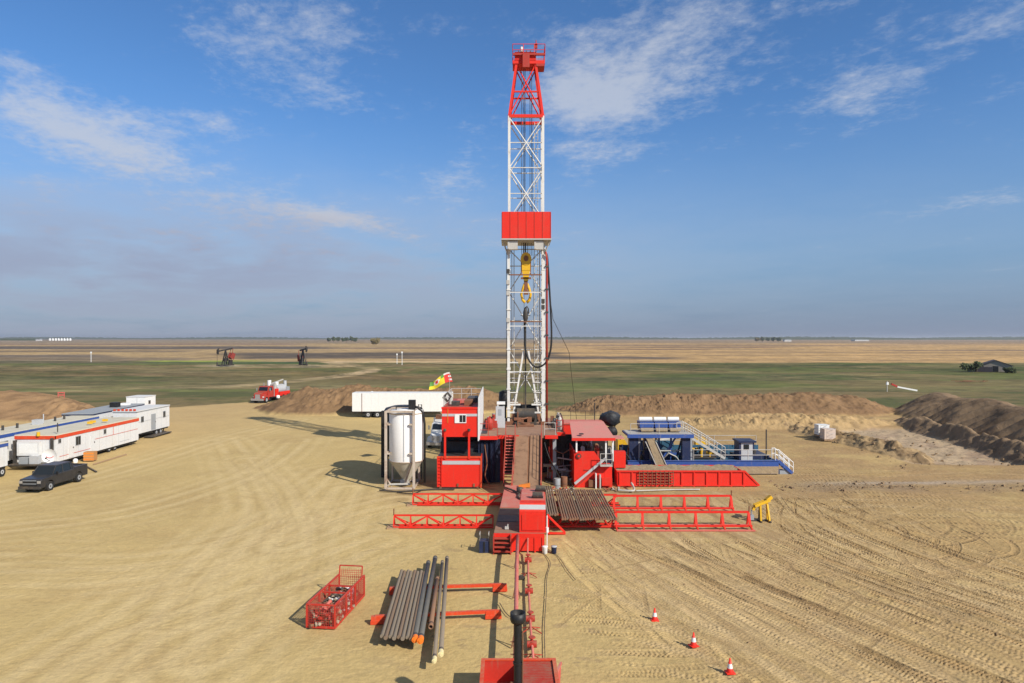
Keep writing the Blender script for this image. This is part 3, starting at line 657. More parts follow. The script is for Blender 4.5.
for z0 in (0.1,):
    n = 14
    for k in range(n):
        x0 = -4.35+k*(1.72/n*1.0); dy = .12*math.sin(k*1.9)
        f.add([(x0,-5.75+dy,FL-.3),(x0+.125,-5.75-dy,FL-.3),(x0+.125,-5.8-dy,.15),(x0,-5.8+dy,.15)], [(0,1,2,3)])
    f.box((-4.4,-5.7,.1), (-4.33,6,FL-.3)); f.box((-4.3,-5.6,.1),(-2.4,-5.55,FL-.3))
f.build('wind_tarp', 'navy_tarp', sb)
f = MB(); f.box((2.8,-2.4,.1), (5.2,-2.3,FL-.35)); f.box((-2.2,-1.0,.1), (2.2,-.9,FL-.35)); f.build('shade_sheet', 'black_tarp_shade', sb)  # black sheets standing in for the deep shade under the floor
# pipes under the right wing
f = MB()
for (a, b, c) in (((2.75,-5,2.2),(4.6,-4.8,1.9),.07), ((2.9,-4.6,.8),(5.1,-4.2,1.0),.06), ((3.3,-4.4,.2),(3.3,-4.4,2.4),.05), ((3.9,-5.2,.3),(5.0,-4.0,.25),.12), ((2.9,-4.9,1.4),(4.9,-3.2,1.3),.05)): f.cyl(a, b, c, 7)
f.lathe([(.3,0),(.34,.1),(.34,.7),(.2,.9)], (3.6,-3.4,.1), 12); f.lathe([(.2,0),(.34,.1),(.24,.5),(.1,.9)], (4.4,-4.2,1.4), 10); f.build('flow_pipe', 'pale_steel', sb)
# floor furniture
dw = T('drawworks', 'dark drawworks winch with guards at the back of the drill floor', 'winch', (1.38, 68.6, FL))
f = MB(); f.box((-1.1,-.3,0), (1.1,.2,.25)); f.cyl((-.9,.3,1.0), (.9,.3,1.0), .62, 18); f.box((-1.1,.1,.2), (-.85,1.2,1.55)); f.box((.85,.1,.2), (1.1,1.2,1.55)); f.build('drum', 'dark_steel', dw)
f = MB(); f.box((-.8,-.25,.25), (-.2,.05,.9)); f.box((.15,-.28,.25), (.6,.05,1.1)); f.build('motor', 'rust', dw)
f = MB(); f.box((-1.25,1.25,.1), (1.25,1.35,1.9)); f.build('guard_panel', 'black', dw)
rt_ = MB(); rt_.cyl((0,0,0), (0,0,.28), .45, 18); rt_.box((-.8,-.75,0), (.8,.75,.14)); o = rt_.build('rotary_table', 'rust'); o.location = (MX-.05, MY-1.8, FL); tag(o, 'round rusty rotary table in the middle of the drill floor', 'rotary table')
tg = T('power_tongs', 'rusty pipe tongs standing beside the rotary table', 'tongs', (.55, 66.4, FL))
f = MB(); f.box((-.35,-.1,.7), (.35,.15,.95)); f.cyl((0,0,0), (0,0,1.5), .07, 7); f.cyl((.35,0,.8), (1.0,.3,.9), .08, 7); f.build('jaw', 'rust', tg)
f = MB(); f.beam((-.35,0,.85), (-1.0,.6,.9), .08); f.build('handle', 'dark_steel', tg)
cb = T('control_cabinet', 'pale grey control cabinets stacked beside the left mast leg', 'cabinet', (X_(500.5, 66.5)-.1, 66.5, FL))
f = MB(); f.box((-.45,-.4,0), (.55,.5,.85)); f.build('lower_cabinet', 'silver', cb)
f = MB(); f.box((-.35,-.35,.86), (.5,.4,2.05)); f.box((-.1,-.38,1.2), (.2,-.353,1.8), 'grey_steel'); f.build('upper_cabinet', 'silver', cb)
f = MB(); f.box((-.25,-.3,2.25), (.55,.3,2.5)); f.box((-.2,-.2,2.05),(-.1,-.1,2.25)); f.build('lamp_head', 'white', cb)
an = MB(); an.lathe([(.2,-.9),(.55,-.75),(.62,0),(.55,.75),(.25,.9)], n=16); an.box((-.18,-.18,-2.4),(.18,.18,-.8)); an.box((.15,-.4,-.3),(.65,-.1,.5),'silver'); o = an.build('exhaust_drum', 'black'); o.location = (X_(504.5,71.5), 71.5, Z_(399,71.5)); tag(o, 'round black exhaust drum behind the left mast leg', 'drum')
fr = MB(); fr.rail([(-2.9,60.5,FL),(-1.3,60.5,FL)], 1.1, .03, 'red_worn', .8); fr.rail([(-2.9,60.5,FL),(-2.9,69.5,FL)], 1.1, .03, 'red_worn'); o = fr.build('floor_railing', 'red_worn'); tag(o, 'red handrail along the left edge of the drill floor', 'railing')
fr = MB(); fr.rail([(4.1,62.95,FL),(4.75,62.95,FL),(4.75,69.5,FL)], 1.1, .03, 'red_worn', .8); fr.rail([(2.9,61.1,FL),(3.9,61.1,FL)], 1.1, .03, 'pale_steel', .8); o = fr.build('floor_railing', 'red_worn'); tag(o, 'red handrail along the right edge of the drill floor', 'railing')
for (x, y, r, h, c, lb) in ((-2.1, 64.6, .28, 1.1, 'red_worn', 'red upright vessel on the left wing of the drill floor'), (4.5, 64.2, .2, 1.3, 'pale_steel', 'pale upright cylinder on the right wing of the drill floor')):
    f = MB(); f.lathe([(r*.3,0),(r,.08),(r,h*.85),(r*.4,h)], n=12); f.cyl((0,0,h),(0,0,h+.2),r*.25,6); o = f.build('pressure_bottle', c); o.location = (x, y, FL); tag(o, lb, 'bottle')
f = MB(); f.box((-.55,-.35,.0), (.55,.35,.7)); f.cyl((-.3,0,.7),(-.3,0,1.0),.12,8); f.box((.1,-.2,.7),(.4,.2,.95)); o = f.build('pump_unit', 'red_worn'); o.location = (-2.0, 66.3, FL); tag(o, 'small red pump unit left of the pale grey control cabinets', 'pump')

# ---- V-door ramp and stair
vr = T('v_door_ramp', 'sloping steel ramp from the catwalk up to the drill floor', 'ramp', (1.05, 58, 0))
A0 = (54.6-58, 1.15); A1 = (61.0-58, FL)
def slab(mb, x0, x1, t, mat=None, lift=0.0, xo=.30):
    (ya, za), (yb, zc) = A0, A1; mb.add([(x0,ya,za+lift),(x1,ya,za+lift),(x1+xo,yb,zc+lift),(x0+xo,yb,zc+lift),(x0,ya,za-t),(x1,ya,za-t),(x1+xo,yb,zc-t),(x0+xo,yb,zc-t)], [(0,1,2,3),(7,6,5,4),(0,4,5,1),(1,5,6,2),(2,6,7,3),(3,7,4,0)], mat)
f = MB(); slab(f, -1.0, .12, .2); f.build('ramp_plate', 'ramp_steel', vr)
f = MB(); slab(f, .30, 1.22, .2); f.build('ramp_plate', 'ramp_steel', vr)
f = MB(); slab(f, .12, .30, .18, 'rust', -.12); f.build('centre_slot', 'rust', vr)
f = MB(); slab(f, -1.12, -1.0, .2, 'red_worn', .22); f.build('side_rail', None, vr)
f = MB(); slab(f, 1.22, 1.34, .2, 'red_worn', .22); f.build('side_rail', None, vr)
f = MB(); f.rail([(1.28,A0[0]+.4,A0[1]+.3),(1.58,A1[0],A1[1]+.1)], .9, .025, 'red_worn', 1.2); f.build('handrail', None, vr)
st = T('rig_stairs', 'narrow red stairway climbing beside the ramp to the drill floor', 'stairs', (-.28, 56.4, 0))
def stairs(root, x0, x1, a, b, n, mat, tread=None, rails=True, rmat=None, dx=0.0):
    (ya, za), (yb, zc) = a, b
    for x in (x0, x1):
        f = MB(); f.beam((x, ya, za), (x+dx, yb, zc), .06, .26); f.build('stringer', mat, root)
    f = MB()
    for i in range(n):
        t_ = (i+.5)/n; y = ya+(yb-ya)*t_; z = za+(zc-za)*t_; xx = dx*t_; f.box((x0+.04+xx, y-.12, z-.02), (x1-.04+xx, y+.12, z+.03))
    f.build('treads', tread or mat, root)
    if rails:
        for x in (x0, x1): f = MB(); f.rail([(x, ya, za), (x+dx, yb, zc)], 1.0, .028, None, 1.4); f.build('handrail', rmat or mat, root)
stairs(st, -.42, .42, (-.4, .9), (4.6, FL), 16, 'red_worn', 'red_pale', True, 'red_worn', .15)

# ---- catwalk
ca = T('catwalk', 'low brown pipe catwalk deck running out from the ramp', 'catwalk', (.45, 41.3, 0), -R(2.2))
f = MB(); f.box((-1.55,.0,1.0), (1.5,13.6,1.15), 'deck')
for y in np.arange(.9, 13.2, .9): f.box((-1.55,y-.012,1.15), (.2,y+.012,1.156), 'rust')
f.build('deck', None, ca)
f = MB(); f.box((-1.52,6.3,1.151), (.18,13.5,1.19)); f.build('deck_mat', 'red_pale', ca)
f = MB(); f.box((-1.5,2.6,1.151), (.14,4.2,1.18)); f.build('dark_sheet', 'dark_steel', ca)  # thin dark sheet across the deck left of the housing
f = MB(); f.beam((-1.5,.1,.2), (-1.5,13.6,.2), .22); f.beam((1.42,.1,.2), (1.42,13.6,.2), .22)
for y in np.arange(.1, 13.6, 1.7):
    f.beam((-1.5,y,.2), (-1.5,y,1.0), .14); f.beam((1.42,y,.2), (1.42,y,1.0), .14); f.beam((-1.5,y,.3), (1.42,y,.3), .1)
f.build('base_frame', 'red', ca)
f = MB(); f.box((-1.56,-.06,.94), (1.52,.0,1.17), 'red'); f.box((-.45,-.05,.12), (1.45,-.01,.94), 'red')
for x in (-.42, .05, .95, 1.42): f.box((x-.05,-.1,.05), (x+.05,-.052,.94), 'red')
f.build('front_panel', None, ca)
f = MB()
for i in range(4): z = .16+i*.24; f.box((-1.5,-.34-.14*(3-i)*.5,z), (-.55,-.06,z+.05))
for x in (-1.54,-.51): f.box((x-.035,-.45,0), (x+.035,-.07,1.14))
f.build('front_steps', 'red_worn', ca)
hp_ = T('winch_house', 'tall bright red box housing with silver band on the catwalk end', 'machine housing', (1.30, 41.5, 1.15), -R(2.2))
f = MB(); f.prism([(0,0),(0,1.3),(.35,1.72),(4.2,1.72),(4.2,0)], 'x', -.85, .75); f.build('housing_body', 'red', hp_)
f = MB(); f.add([(-.84,.085,1.385),(.74,.085,1.385),(.74,.28,1.63),(-.84,.28,1.63)], [(0,1,2,3)]); 
for v in range(4): f.v[v] = (f.v[v][0], f.v[v][1]-.02, f.v[v][2]+.012)
f.build('silver_band', 'silver', hp_)
f = MB(); f.box((-.8,1.0,1.725), (.7,4.1,1.76)); f.build('roof_plate', 'red_pale', hp_)
f = MB(); f.box((-.7,-.04,.15), (.6,-.005,1.1)); f.build('access_panel', 'red', hp_)
for (x, y) in ((.25,1.5), (.45,3.4)):
    f = MB(); f.cyl((x-.32,y,1.95), (x+.32,y,1.95), .2, 12); f.box((x-.36,y-.1,1.76), (x+.36,y+.1,1.9)); f.build('reel', 'dark_steel', hp_)
f = MB(); f.beam((.95,3.6,-1.1), (.95,3.6,.2), .12); f.beam((.95,3.6,.1), (2.05,3.7,-1.0), .22, .12); f.beam((.95,3.5,-1.02), (2.1,3.6,-1.05), .12); f.build('outrigger', 'red', hp_)
f = MB(); f.beam((.84,.2,-1.0), (.84,.2,1.0), .06); f.cyl((.84,.1,.0),(.84,.1,.3),.09,8); f.build('control_post', 'plastic_white', hp_)
o = MB(); o.prism([(-.45,0),(.45,0),(.45,.32),(-.45,.16)], 'y', -.16, .16); o = o.build('wedge_block', 'orange'); o.location = (.98, 54.0, 1.2); tag(o, 'bright orange wedge lying at the foot of the ramp', 'wedge')
ch = MB(); ch.tube([(-.9,2.2,.1),(-.4,1.2,.16),(.05,.6,.08),(.2,-.2,.12),(.1,-.9,.1),(.3,-1.5,.08)], .08, 7); ch.lathe([(.1,0),(.26,.05),(.26,.4),(.1,.45)], (.25,.55,.05), 10); o = ch.build('hoisting_cable', 'dark_steel'); o.location = (.35, 51.2, 1.19); tag(o, 'dark cable and shackle lying across the catwalk deck', 'cable')
ch = MB(); ch.box((-.18,-.15,0), (.18,.15,.22)); ch.cyl((-.1,0,.22), (.1,0,.3), .07, 7); o = ch.build('tool_box', 'pale_steel'); o.location = (.55, 52.2, 1.19); tag(o, 'small pale tool box on the catwalk by the orange wedge', 'box')
bl = MB(); bl.box((-.14,-.1,0), (.1,.1,.16)); bl.cyl((.02,0,.16), (.05,0,.3), .05, 7); o = bl.build('shackle', 'pale_steel'); o.location = (-.3, 42.2, 1.18); tag(o, 'little pale shackle on the front edge of the catwalk', 'shackle')

# ---- pipe racks
def truss_rack(px0, px1, d, ztop, label, root_rot=0.0):
    x0, x1 = X_(px0, d), X_(px1, d); L = x1-x0; r = T('pipe_rack', label, 'pipe rack', (x0, d, 0), root_rot, 'red lattice racks left of the catwalk')
    for z, y in ((ztop, 0), (.12, -.28), (.12, .28)): f = MB(); f.beam((0,y,z), (L,y,z), .11); f.build('rail', 'red', r)
    n = 6
    f = MB()
    for i in range(n):
        x = L*i/n; 
        for y in (-.28, .28):
            f.beam((x,0,ztop-.06), (x,y,.18), .075)
            a, b = (.18, ztop-.06) if i % 2 else (ztop-.06, .18)
            f.beam((L*i/n, 0 if a > .5 else y, a), (L*(i+1)/n, 0 if b > .5 else y, b), .075)
    f.beam((L,0,ztop), (L,-.28,.12), .09); f.build('web', 'red', r)
    f = MB(); f.cyl((-.02,0,ztop), (-.02,0,ztop+.45), .045, 6); f.build('stop_pin', 'rust', r)
    f = MB(); f.box((-.45,-.4,0), (.35,.4,.1)); f.build('sole_timber', 'wood', r)
truss_rack(394, 493, 46.7, .86, 'longer red lattice rack reaching left in front of the other')
truss_rack(413, 503, 53.0, .88, 'shorter red lattice rack set back nearer the red tank box')
def frame_rack(px0, px1, d, ztop, label, n, low=.25):
    x0, x1 = X_(px0, d), X_(px1, d); L = x1-x0; r = T('pipe_rack', label, 'pipe rack', (x0, d, 0), 0, 'red ladder frame racks right of the catwalk')
    f = MB(); f.beam((0,.45,ztop), (L,.45,ztop), .14); f.build('rail', 'red_pale' if False else 'red', r)
    f = MB(); f.beam((-.1,-.15,low), (L+.05,-.15,low), .12); f.build('rail', 'red', r)
    f = MB(); f.beam((-.1,.75,.07), (L+.1,.75,.07), .12); f.beam((-.1,-.6,.07), (L+.1,-.6,.07), .10); f.build('base_rail', 'red_pale', r)
    for i in range(n+1):
        x = L*i/n; f = MB(); f.beam((x,.45,ztop-.05), (x-.08,-.15,low), .17, .08); f.beam((x,.45,ztop-.05), (x,.75,.1), .1); f.beam((x-.08,-.15,low), (x-.08,-.6,.08), .1); f.build('post', 'red', r)
    f = MB(); f.cyl((L+.05,.45,ztop), (L+.05,.45,ztop+.4), .045, 6); f.build('stop_pin', 'rust', r)
    return r
frame_rack(617, 751, 46.4, 1.05, 'red ladder frame rack, nearer one, ending beside the yellow stand', 5)
frame_rack(615, 733, 51.2, 1.05, 'red ladder frame rack, set back one, its end short of the yellow stand', 5)
for d, lb in ((46.9, 'low red braced beam carrying the drill pipe at its near end'), (52.8, 'low red braced beam carrying the drill pipe at its far end')):
    r = T('pipe_support', lb, 'pipe support', (X_(548, d), d, 0)); L = X_(617, d)-X_(548, d)
    f = MB(); f.beam((0,0,.86), (L,0,.86), .13); f.beam((0,-.35,.14), (L+.2,-.35,.14), .12); f.beam((0,.35,.14), (L+.2,.35,.14), .12); f.build('beam', 'red', r)
    f = MB(); 
    for i in range(4):
        for y in (-.35,.35): f.beam((L*i/4,0,.8), (L*(i+.5)/4,y,.16), .08); f.beam((L*(i+.5)/4,y,.16), (L*(i+1)/4,0,.8), .08)
    f.build('web', 'red', r)
# drill pipe on them
rp = random.Random(3)
def mkpipe(name, L, r, mat, jr=None, hollow=False):
    m_ = MB()
    if hollow: m_.ring((0,0,0), (0,L,0), r, r*.78, 14, mat); m_.cyl((0,.25,0), (0,L-.25,0), r*.77, 12, 'black', caps=True)
    else: m_.cyl((0,0,0), (0,L,0), r, 10, mat)
    if jr: m_.cyl((0,.02,0), (0,.42,0), jr, 10, mat); m_.cyl((0,L-.42,0), (0,L-.02,0), jr, 10, mat)
    return m_
def inst(proto, loc, rz=0.0, rx=0.0, label=None, first=[0]):
    c = proto.copy(); COL.objects.link(c); c.location = loc; c.rotation_euler = (rx, 0, rz)
    if label: c['label'] = label
    return c
pr = [mkpipe('p', 8.6, .068, k, .088).build('drill_pipe', k) for k in ('pipe', 'pipe_rust', 'collar')]
x = 3.35; i = 0
while x < 7.0:
    o = inst(pr[rp.choice((0,1,1,1))], (x, 45.0+rp.uniform(-.12,.15)-.03*i*.0, 1.02), R(-.3)+rp.uniform(-.004,.004)); tag(o, 'brown drill pipe lying in the broad layer on the red braced beams', 'drill pipe', 'drill pipes laid side by side right of the catwalk'); x += .168; i += 1
x = 2.42
while x < 3.1:
    o = inst(pr[rp.choice((0,1,2))], (x, 46.2+rp.uniform(-.1,.15), 1.02), R(-.4)); tag(o, 'brown drill pipe in the narrow bundle close beside the catwalk', 'drill pipe', 'drill pipes in the narrow bundle at the catwalk side'); x += .168
for p in pr: bpy.data.objects.remove(p)
# ================================================================== FOREGROUND
# sills and tubulars
for (xa, ya, xb, yb, lb) in ((-6.45,31.0,-.50,31.7,'red skid beam lying under the tubulars at their near end'), (-6.25,34.6,-.25,35.1,'red skid beam lying under the tubulars at their far end')):
    L = math.hypot(xb-xa, yb-ya); r = T('pipe_sill', lb, 'sill', (xa, ya, 0), math.atan2(yb-ya, xb-xa), 'red beams under the pipe pile')
    f = MB(); f.beam((.2,0,.30), (L-.2,0,.30), .16, .14); f.build('beam', 'orange_red', r)
    for x in (.02, L-.75): f = MB(); f.box((x,-.15,0), (x+.75,.17,.16)); f.box((x+.02,-.1,.16), (x+.73,.1,.34)); f.build('end_foot', 'orange_red', r)
col_p = mkpipe('c', 8.1, .084, 'collar', .09).build('drill_collar', None); col_q = mkpipe('c', 8.1, .084, 'pipe', .09).build('drill_collar', None)
for i in range(8):
    xn = -5.46+i*.181; xf = -5.93+i*.178; y0 = 28.45+(.0 if i % 2 else .15)-.02*i
    o = inst((col_p, col_q)[i % 3 == 1], (xn, y0, .475), math.atan2(xn-xf, 8.1)); tag(o, 'grey brown drill collar lying in the even row on red beams', 'drill collar', 'row of drill collars on the red beams')
bpy.data.objects.remove(col_p); bpy.data.objects.remove(col_q)
def lonepipe(a, b, r, mat, label, capm=None):
    a = Vector(a); b = Vector(b); L = (b-a).length; o = T('casing_pipe', label, 'pipe', a); o.rotation_euler = (math.atan2(b.z-a.z, math.hypot(b.x-a.x, b.y-a.y)), 0, -math.atan2(b.x-a.x, b.y-a.y))
    f = MB(); f.ring((0,0,0), (0,L,0), r, r*.8, 16, mat); f.cyl((0,.3,0), (0,L-.3,0), r*.79, 12, 'black')
    f.ring((0,.02,0), (0,.35,0), r*1.09, r*.9, 16, mat); f.ring((0,L-.35,0), (0,L-.02,0), r*1.09, r*.9, 16, mat); f.build('tube', None, o)
    if capm:
        f = MB(); f.cyl((0,-.10,0), (0,.16,0), r*1.14, 16); f.cyl((0,-.13,0), (0,-.09,0), r*.6, 10); f.build('end_cap', capm, o)
    return o
lonepipe((-4.03,28.3,.50), (-4.66,38.0,.50), .115, 'casing', 'dark grey pipe with orange cap, beside the even row of collars', 'thread_cap')
lonepipe((-3.79,28.2,.50), (-4.37,38.8,.50), .12, 'casing', 'dark grey pipe with orange cap, beside the short rust brown pipe', 'thread_cap')
lonepipe((-3.52,29.5,.48), (-3.90,35.6,.48), .105, 'pipe_rust', 'short rust brown pipe resting among the dark grey pipes')
lonepipe((-3.02,26.5,.47), (-3.90,38.2,.47), .085, 'collar', 'long grey pipe with cream cap, inner one facing the rust brown pipe', 'cream_cap')
lonepipe((-2.82,27.0,.50), (-3.70,38.8,.50), .10, 'collar', 'long grey pipe with cream cap, outermost beside the bare beams', 'cream_cap')

# red mesh basket
bk = T('mesh_basket', 'red wire mesh skip basket filled with rags and fittings', 'basket', (-8.55, 30.45, 0), -R(7.0))
Wd, Lg, Hg = 1.30, 3.9, 1.08
f = MB()
for z in (.08, Hg):
    for (a, b) in (((0,0),(Wd,0)),((Wd,0),(Wd,Lg)),((Wd,Lg),(0,Lg)),((0,Lg),(0,0))):
        if z == Hg and a == (Wd,Lg): continue
        f.beam((a[0]-Wd/2,a[1],z), (b[0]-Wd/2,b[1],z), .075, .10 if z < .5 else .07)
for x in (-Wd/2, Wd/2):
    for y in (0, 1.4, 2.05, Lg-1.3, Lg): f.beam((x,y,.05), (x,y,Hg), .07)
f.beam((-Wd/2,1.75,Hg-.1), (Wd/2,1.75,Hg-.1), .07); f.beam((-Wd/2,Lg-1.3,Hg-.1),(Wd/2,Lg-1.3,Hg-.1),.07)
f.build('frame', 'red_basket', bk)
def meshpanel(p, u, v, nu, nv, r=.009):
    f = MB(); p, u, v = Vector(p), Vector(u), Vector(v)
    for i in range(1, nu): f.beam(p+u*(i/nu), p+u*(i/nu)+v, r*1.6, r*1.6)
    for i in range(1, nv): f.beam(p+v*(i/nv), p+v*(i/nv)+u, r*1.6, r*1.6)
    return f
for (p, u, nu) in (((-Wd/2,0,.12),(Wd,0,0),13), ((Wd/2,0,.12),(0,Lg,0),40), ((-Wd/2,0,.12),(0,Lg,0),40), ((-Wd/2,Lg,.12),(Wd,0,0),13)):
    meshpanel(p, u, (0,0,Hg-.14), nu, 9).build('mesh_panel', 'red_worn', bk)
f = meshpanel((-Wd/2,Lg,.9), (.0,.12,.45), (Wd*.9,0,0), 5, 12); f.beam((-Wd/2,Lg,.9),(-Wd/2,Lg+.1,1.5),.05); f.beam((Wd*.4,Lg,.9),(Wd*.4,Lg+.1,1.5),.05); f.beam((-Wd/2,Lg+.1,1.5),(Wd*.4,Lg+.1,1.5),.05); f.build('gate', 'red_basket', bk)
f = MB(); f.box((-Wd/2+.04,.04,.03), (Wd/2-.04,Lg-.04,.1)); f.build('floor_plate', 'red_worn', bk)
def blob(n, cx, cy, cz, rx, ry, rz_, seed, mats):
    rg_ = random.Random(seed); f = MB()
    for k in range(n):
        c = Vector((cx+rg_.uniform(-rx,rx), cy+rg_.uniform(-ry,ry), cz+rg_.uniform(-rz_,rz_))); s_ = rg_.uniform(.07,.17)
        u = Vector((rg_.uniform(-1,1), rg_.uniform(-1,1), rg_.uniform(-.5,.5))).normalized()
        if rg_.random() < .5: f.cyl(c-u*s_*1.7, c+u*s_*1.7, s_*.55, 7, rg_.choice(mats))
        else: f.beam(c-u*s_, c+u*s_, s_*1.3, s_*.8, rg_.choice(mats))
    return f
for (y, n, s_, ms, lb) in ((.70, 330, 1, ('rust','rust','rag','red_pale','red_worn'), 'rusty rags and scrap filling the near end of the red basket'), (2.1, 70, 2, ('plastic_white','dark_steel','rag'), 'black and white fittings in the middle of the red basket'), (3.1, 40, 5, ('plastic_white','rust','dark_steel'), 'pale hose fittings at the far end of the red basket')):
    for q in range(1): o = blob(n, 0, 0, .34, .5, .6, .28, s_, ms).build('scrap', None); o.location = bk.matrix_basis @ Vector((0, y, .12)); o.location = Vector((-8.55+ y*math.sin(R(7)), 30.45+y*math.cos(R(7)), .05)); tag(o, lb, 'scrap', None, 'stuff')

# elevated red line, flow line with valves, hoses
r = T('red_standoff_pipe', 'straight thick red pipe raised above the sand before the catwalk', 'pipe', (0, 0, 0))
f = MB(); f.tube([(.35,41.2,1.05), (.25,36,1.0), (.18,30,.95), (.14,25.8,.9)], .10, 12); f.build('tube', 'red_pale', r)
for y, x in ((38.5,.30), (34.0,.22), (28.6,.16)): f = MB(); f.beam((x-.18,y,0), (x,y,.9), .05); f.beam((x+.18,y,0), (x,y,.9), .05); f.build('trestle', 'rust', r)
r = T('flow_line', 'jointed red flow line with clamps lying from catwalk to skid', 'flow line', (0, 0, 0))
f = MB(); f.tube([(.95,41.2,.9),(.93,40.6,.35),(.92,39,.22),(.86,36,.2),(.84,33,.2),(.82,30,.2),(.86,25.9,.25)], .055, 8); f.build('tube', 'red_pale', r)
for (x, y) in ((.93,39.2),(.86,34.4),(.84,31.0),(.83,28.4)):
    f = MB(); f.cyl((x-.2,y,.24), (x+.2,y,.24), .15, 10); f.cyl((x,y-.16,.24), (x,y+.16,.24), .13, 10); f.cyl((x,y,.3), (x,y,.52), .04, 6); f.lathe([(.14,0),(.16,.02),(.14,.05)], (x,y,.5), 10); f.build('valve', 'red_worn', r)
for (x, y) in ((.9,37.2),(.85,30.2),(.83,27.6)):
    f = MB()
    for sx in (-1, 1): f.beam((x,y,.2), (x+sx*.45,y-.3,.03), .035); f.beam((x,y,.2), (x+sx*.4,y+.28,.03), .035)
    f.build('trestle', 'red_worn', r)
def hose(pts, r_, mat, name, label, cat='hose'):
    q = curve([(a, b) for a, b, c in pts], 40); zs = np.interp(np.linspace(0, len(pts)-1, len(q)), range(len(pts)), [c for a, b, c in pts])
    f = MB(); f.tube([(a, b, z) for (a, b), z in zip(q, zs)], r_, 6, mat); o = f.build(name, None); tag(o, label, cat); return o
hose([(1.6,42.0,.05),(2.2,39.5,.05),(1.9,37,.05),(1.7,34,.05),(1.45,30.5,.05),(1.35,28,.05),(1.3,26.6,.05)], .018, 'dark_steel', 'ground_cable', 'thin dark cable curving over the sand beside the flow line', 'cable')
hose([(1.9,42.5,.05),(2.7,40.5,.05),(3.1,38.0,.05),(3.4,36.5,.05)], .018, 'dark_steel', 'ground_cable', 'thin dark cable end trailing off over the tracks', 'cable')
hose([(-.6,33.3,.05),(-.35,32.3,.05),(-.1,31.7,.05),(.2,31.6,.05)], .02, 'dark_steel', 'tie_chain', 'short dark chain on the sand at the near red beam end', 'chain')
# little step stand left of the catwalk
r = T('step_stand', 'small navy box with pale grab rails left of the catwalk steps', 'step stand', (-1.68, 41.45, 0))
f = MB(); f.box((-.3,-.25,.0), (.3,.4,.7)); f.box((-.05,-.28,.05),(.05,-.252,.68),'black'); f.build('stand_body', 'blue_dark', r)
for x in (-.27,.27): f = MB(); f.tube([(x,-.2,.7),(x,-.2,1.15),(x,.35,1.15),(x,.35,.7)], .025, 6); f.build('grab_rail', 'pale_steel', r)
for x, c, lb in ((1.98,'plastic_white','white plastic pail standing at the corner of the catwalk'), (2.53,'blue_dark','dark blue lidded pail standing apart from the white one')):
    r = T('pail', lb, 'pail', (x, 41.1, 0)); f = MB(); f.lathe([(.12,0),(.15,.02),(.17,.4),(.18,.42)], n=14); f.build('pail_body', c, r)
    f = MB(); f.lathe([(.185,.421),(.185,.46),(.1,.47)], n=14); f.build('lid', 'plastic_white' if c == 'plastic_white' else 'silver', r)
f = MB(); f.box((-.2,-.12,0), (.2,.12,.1)); f.cyl((-.1,0,.1), (.12,0,.15), .07, 7); o = f.build('chain_block', 'dark_steel'); o.location = (.5, 36.8, .02); tag(o, 'dark lump of iron lying between the two red lines', 'fitting')

# skid with the black stack at the bottom of the view
r = T('flare_skid', 'open red steel skid box at the lower edge of the view', 'skid', (.35, 21.4, 0), R(0.5))
f = MB(); ya, yb = -1.6, 4.05
f.box((-1.42,ya,.1), (1.28,yb,.2), 'red_worn'); f.box((-1.42,yb-.08,.2), (1.28,yb,.98)); f.box((-1.42,ya,.2), (-1.34,yb-.082,.98)); f.box((1.20,ya,.2), (1.28,yb-.082,.98)); f.box((-1.338,ya,.2), (1.198,ya+.08,.98)); f.build('skid_box', 'red_basket', r)
f = MB(); f.box((-1.46,yb-.1,.982), (1.32,yb+.03,1.03)); f.box((-1.46,ya,.982), (-1.32,yb-.102,1.03)); f.box((1.18,ya,.982), (1.32,yb-.102,1.03)); f.build('top_rim', 'orange_red', r)
f = MB(); f.box((-.10,ya+.1,.9), (1.17,yb-.11,.96)); 
for y in np.arange(ya+.2, yb-.2, .12): f.box((-.08,y,.961), (1.15,y+.04,.975))
f.build('cover_plate', 'red_worn', r)
f = MB(); f.beam((-1.3,2.2,.6), (-.1,2.2,.6), .1); f.beam((-.14,ya+.1,.5), (-.14,yb-.1,.5), .1); f.cyl((-.6,1.2,.2), (-.6,1.2,.8), .3, 12); f.build('inner_frame', 'red_worn', r)
f = MB(); f.beam((1.36,yb-.5,.1), (1.42,yb-.5,.95), .12); f.beam((1.3,yb-.9,.95),(1.5,yb-.2,.95),.08); f.build('corner_post', 'red_pale', r)
r = T('vent_stack', 'tall black vent stack with flared collar rising from the red skid', 'stack', (.19, 21.75, 0))
f = MB(); f.cyl((0,0,.2), (0,0,4.0), .13, 18); f.cyl((0,0,2.6), (0,0,2.66), .16, 18); f.build('stack_tube', 'black', r)
f = MB(); f.lathe([(.14,3.88),(.22,3.93),(.25,4.0),(.25,4.24),(.21,4.24),(.2,4.02),(.13,3.99)], n=20); f.cyl((0,0,4.0),(0,0,4.06),.2,16,'rust'); f.build('collar', 'black', r)
f = MB(); f.cyl((.15,-.1,.4), (.15,-.1,3.7), .02, 6); 
for z in (1.2, 2.0, 2.9, 3.3): f.beam((-.24,0,z), (.2,-.02,z), .03)
f.build('igniter_line', 'rust', r)

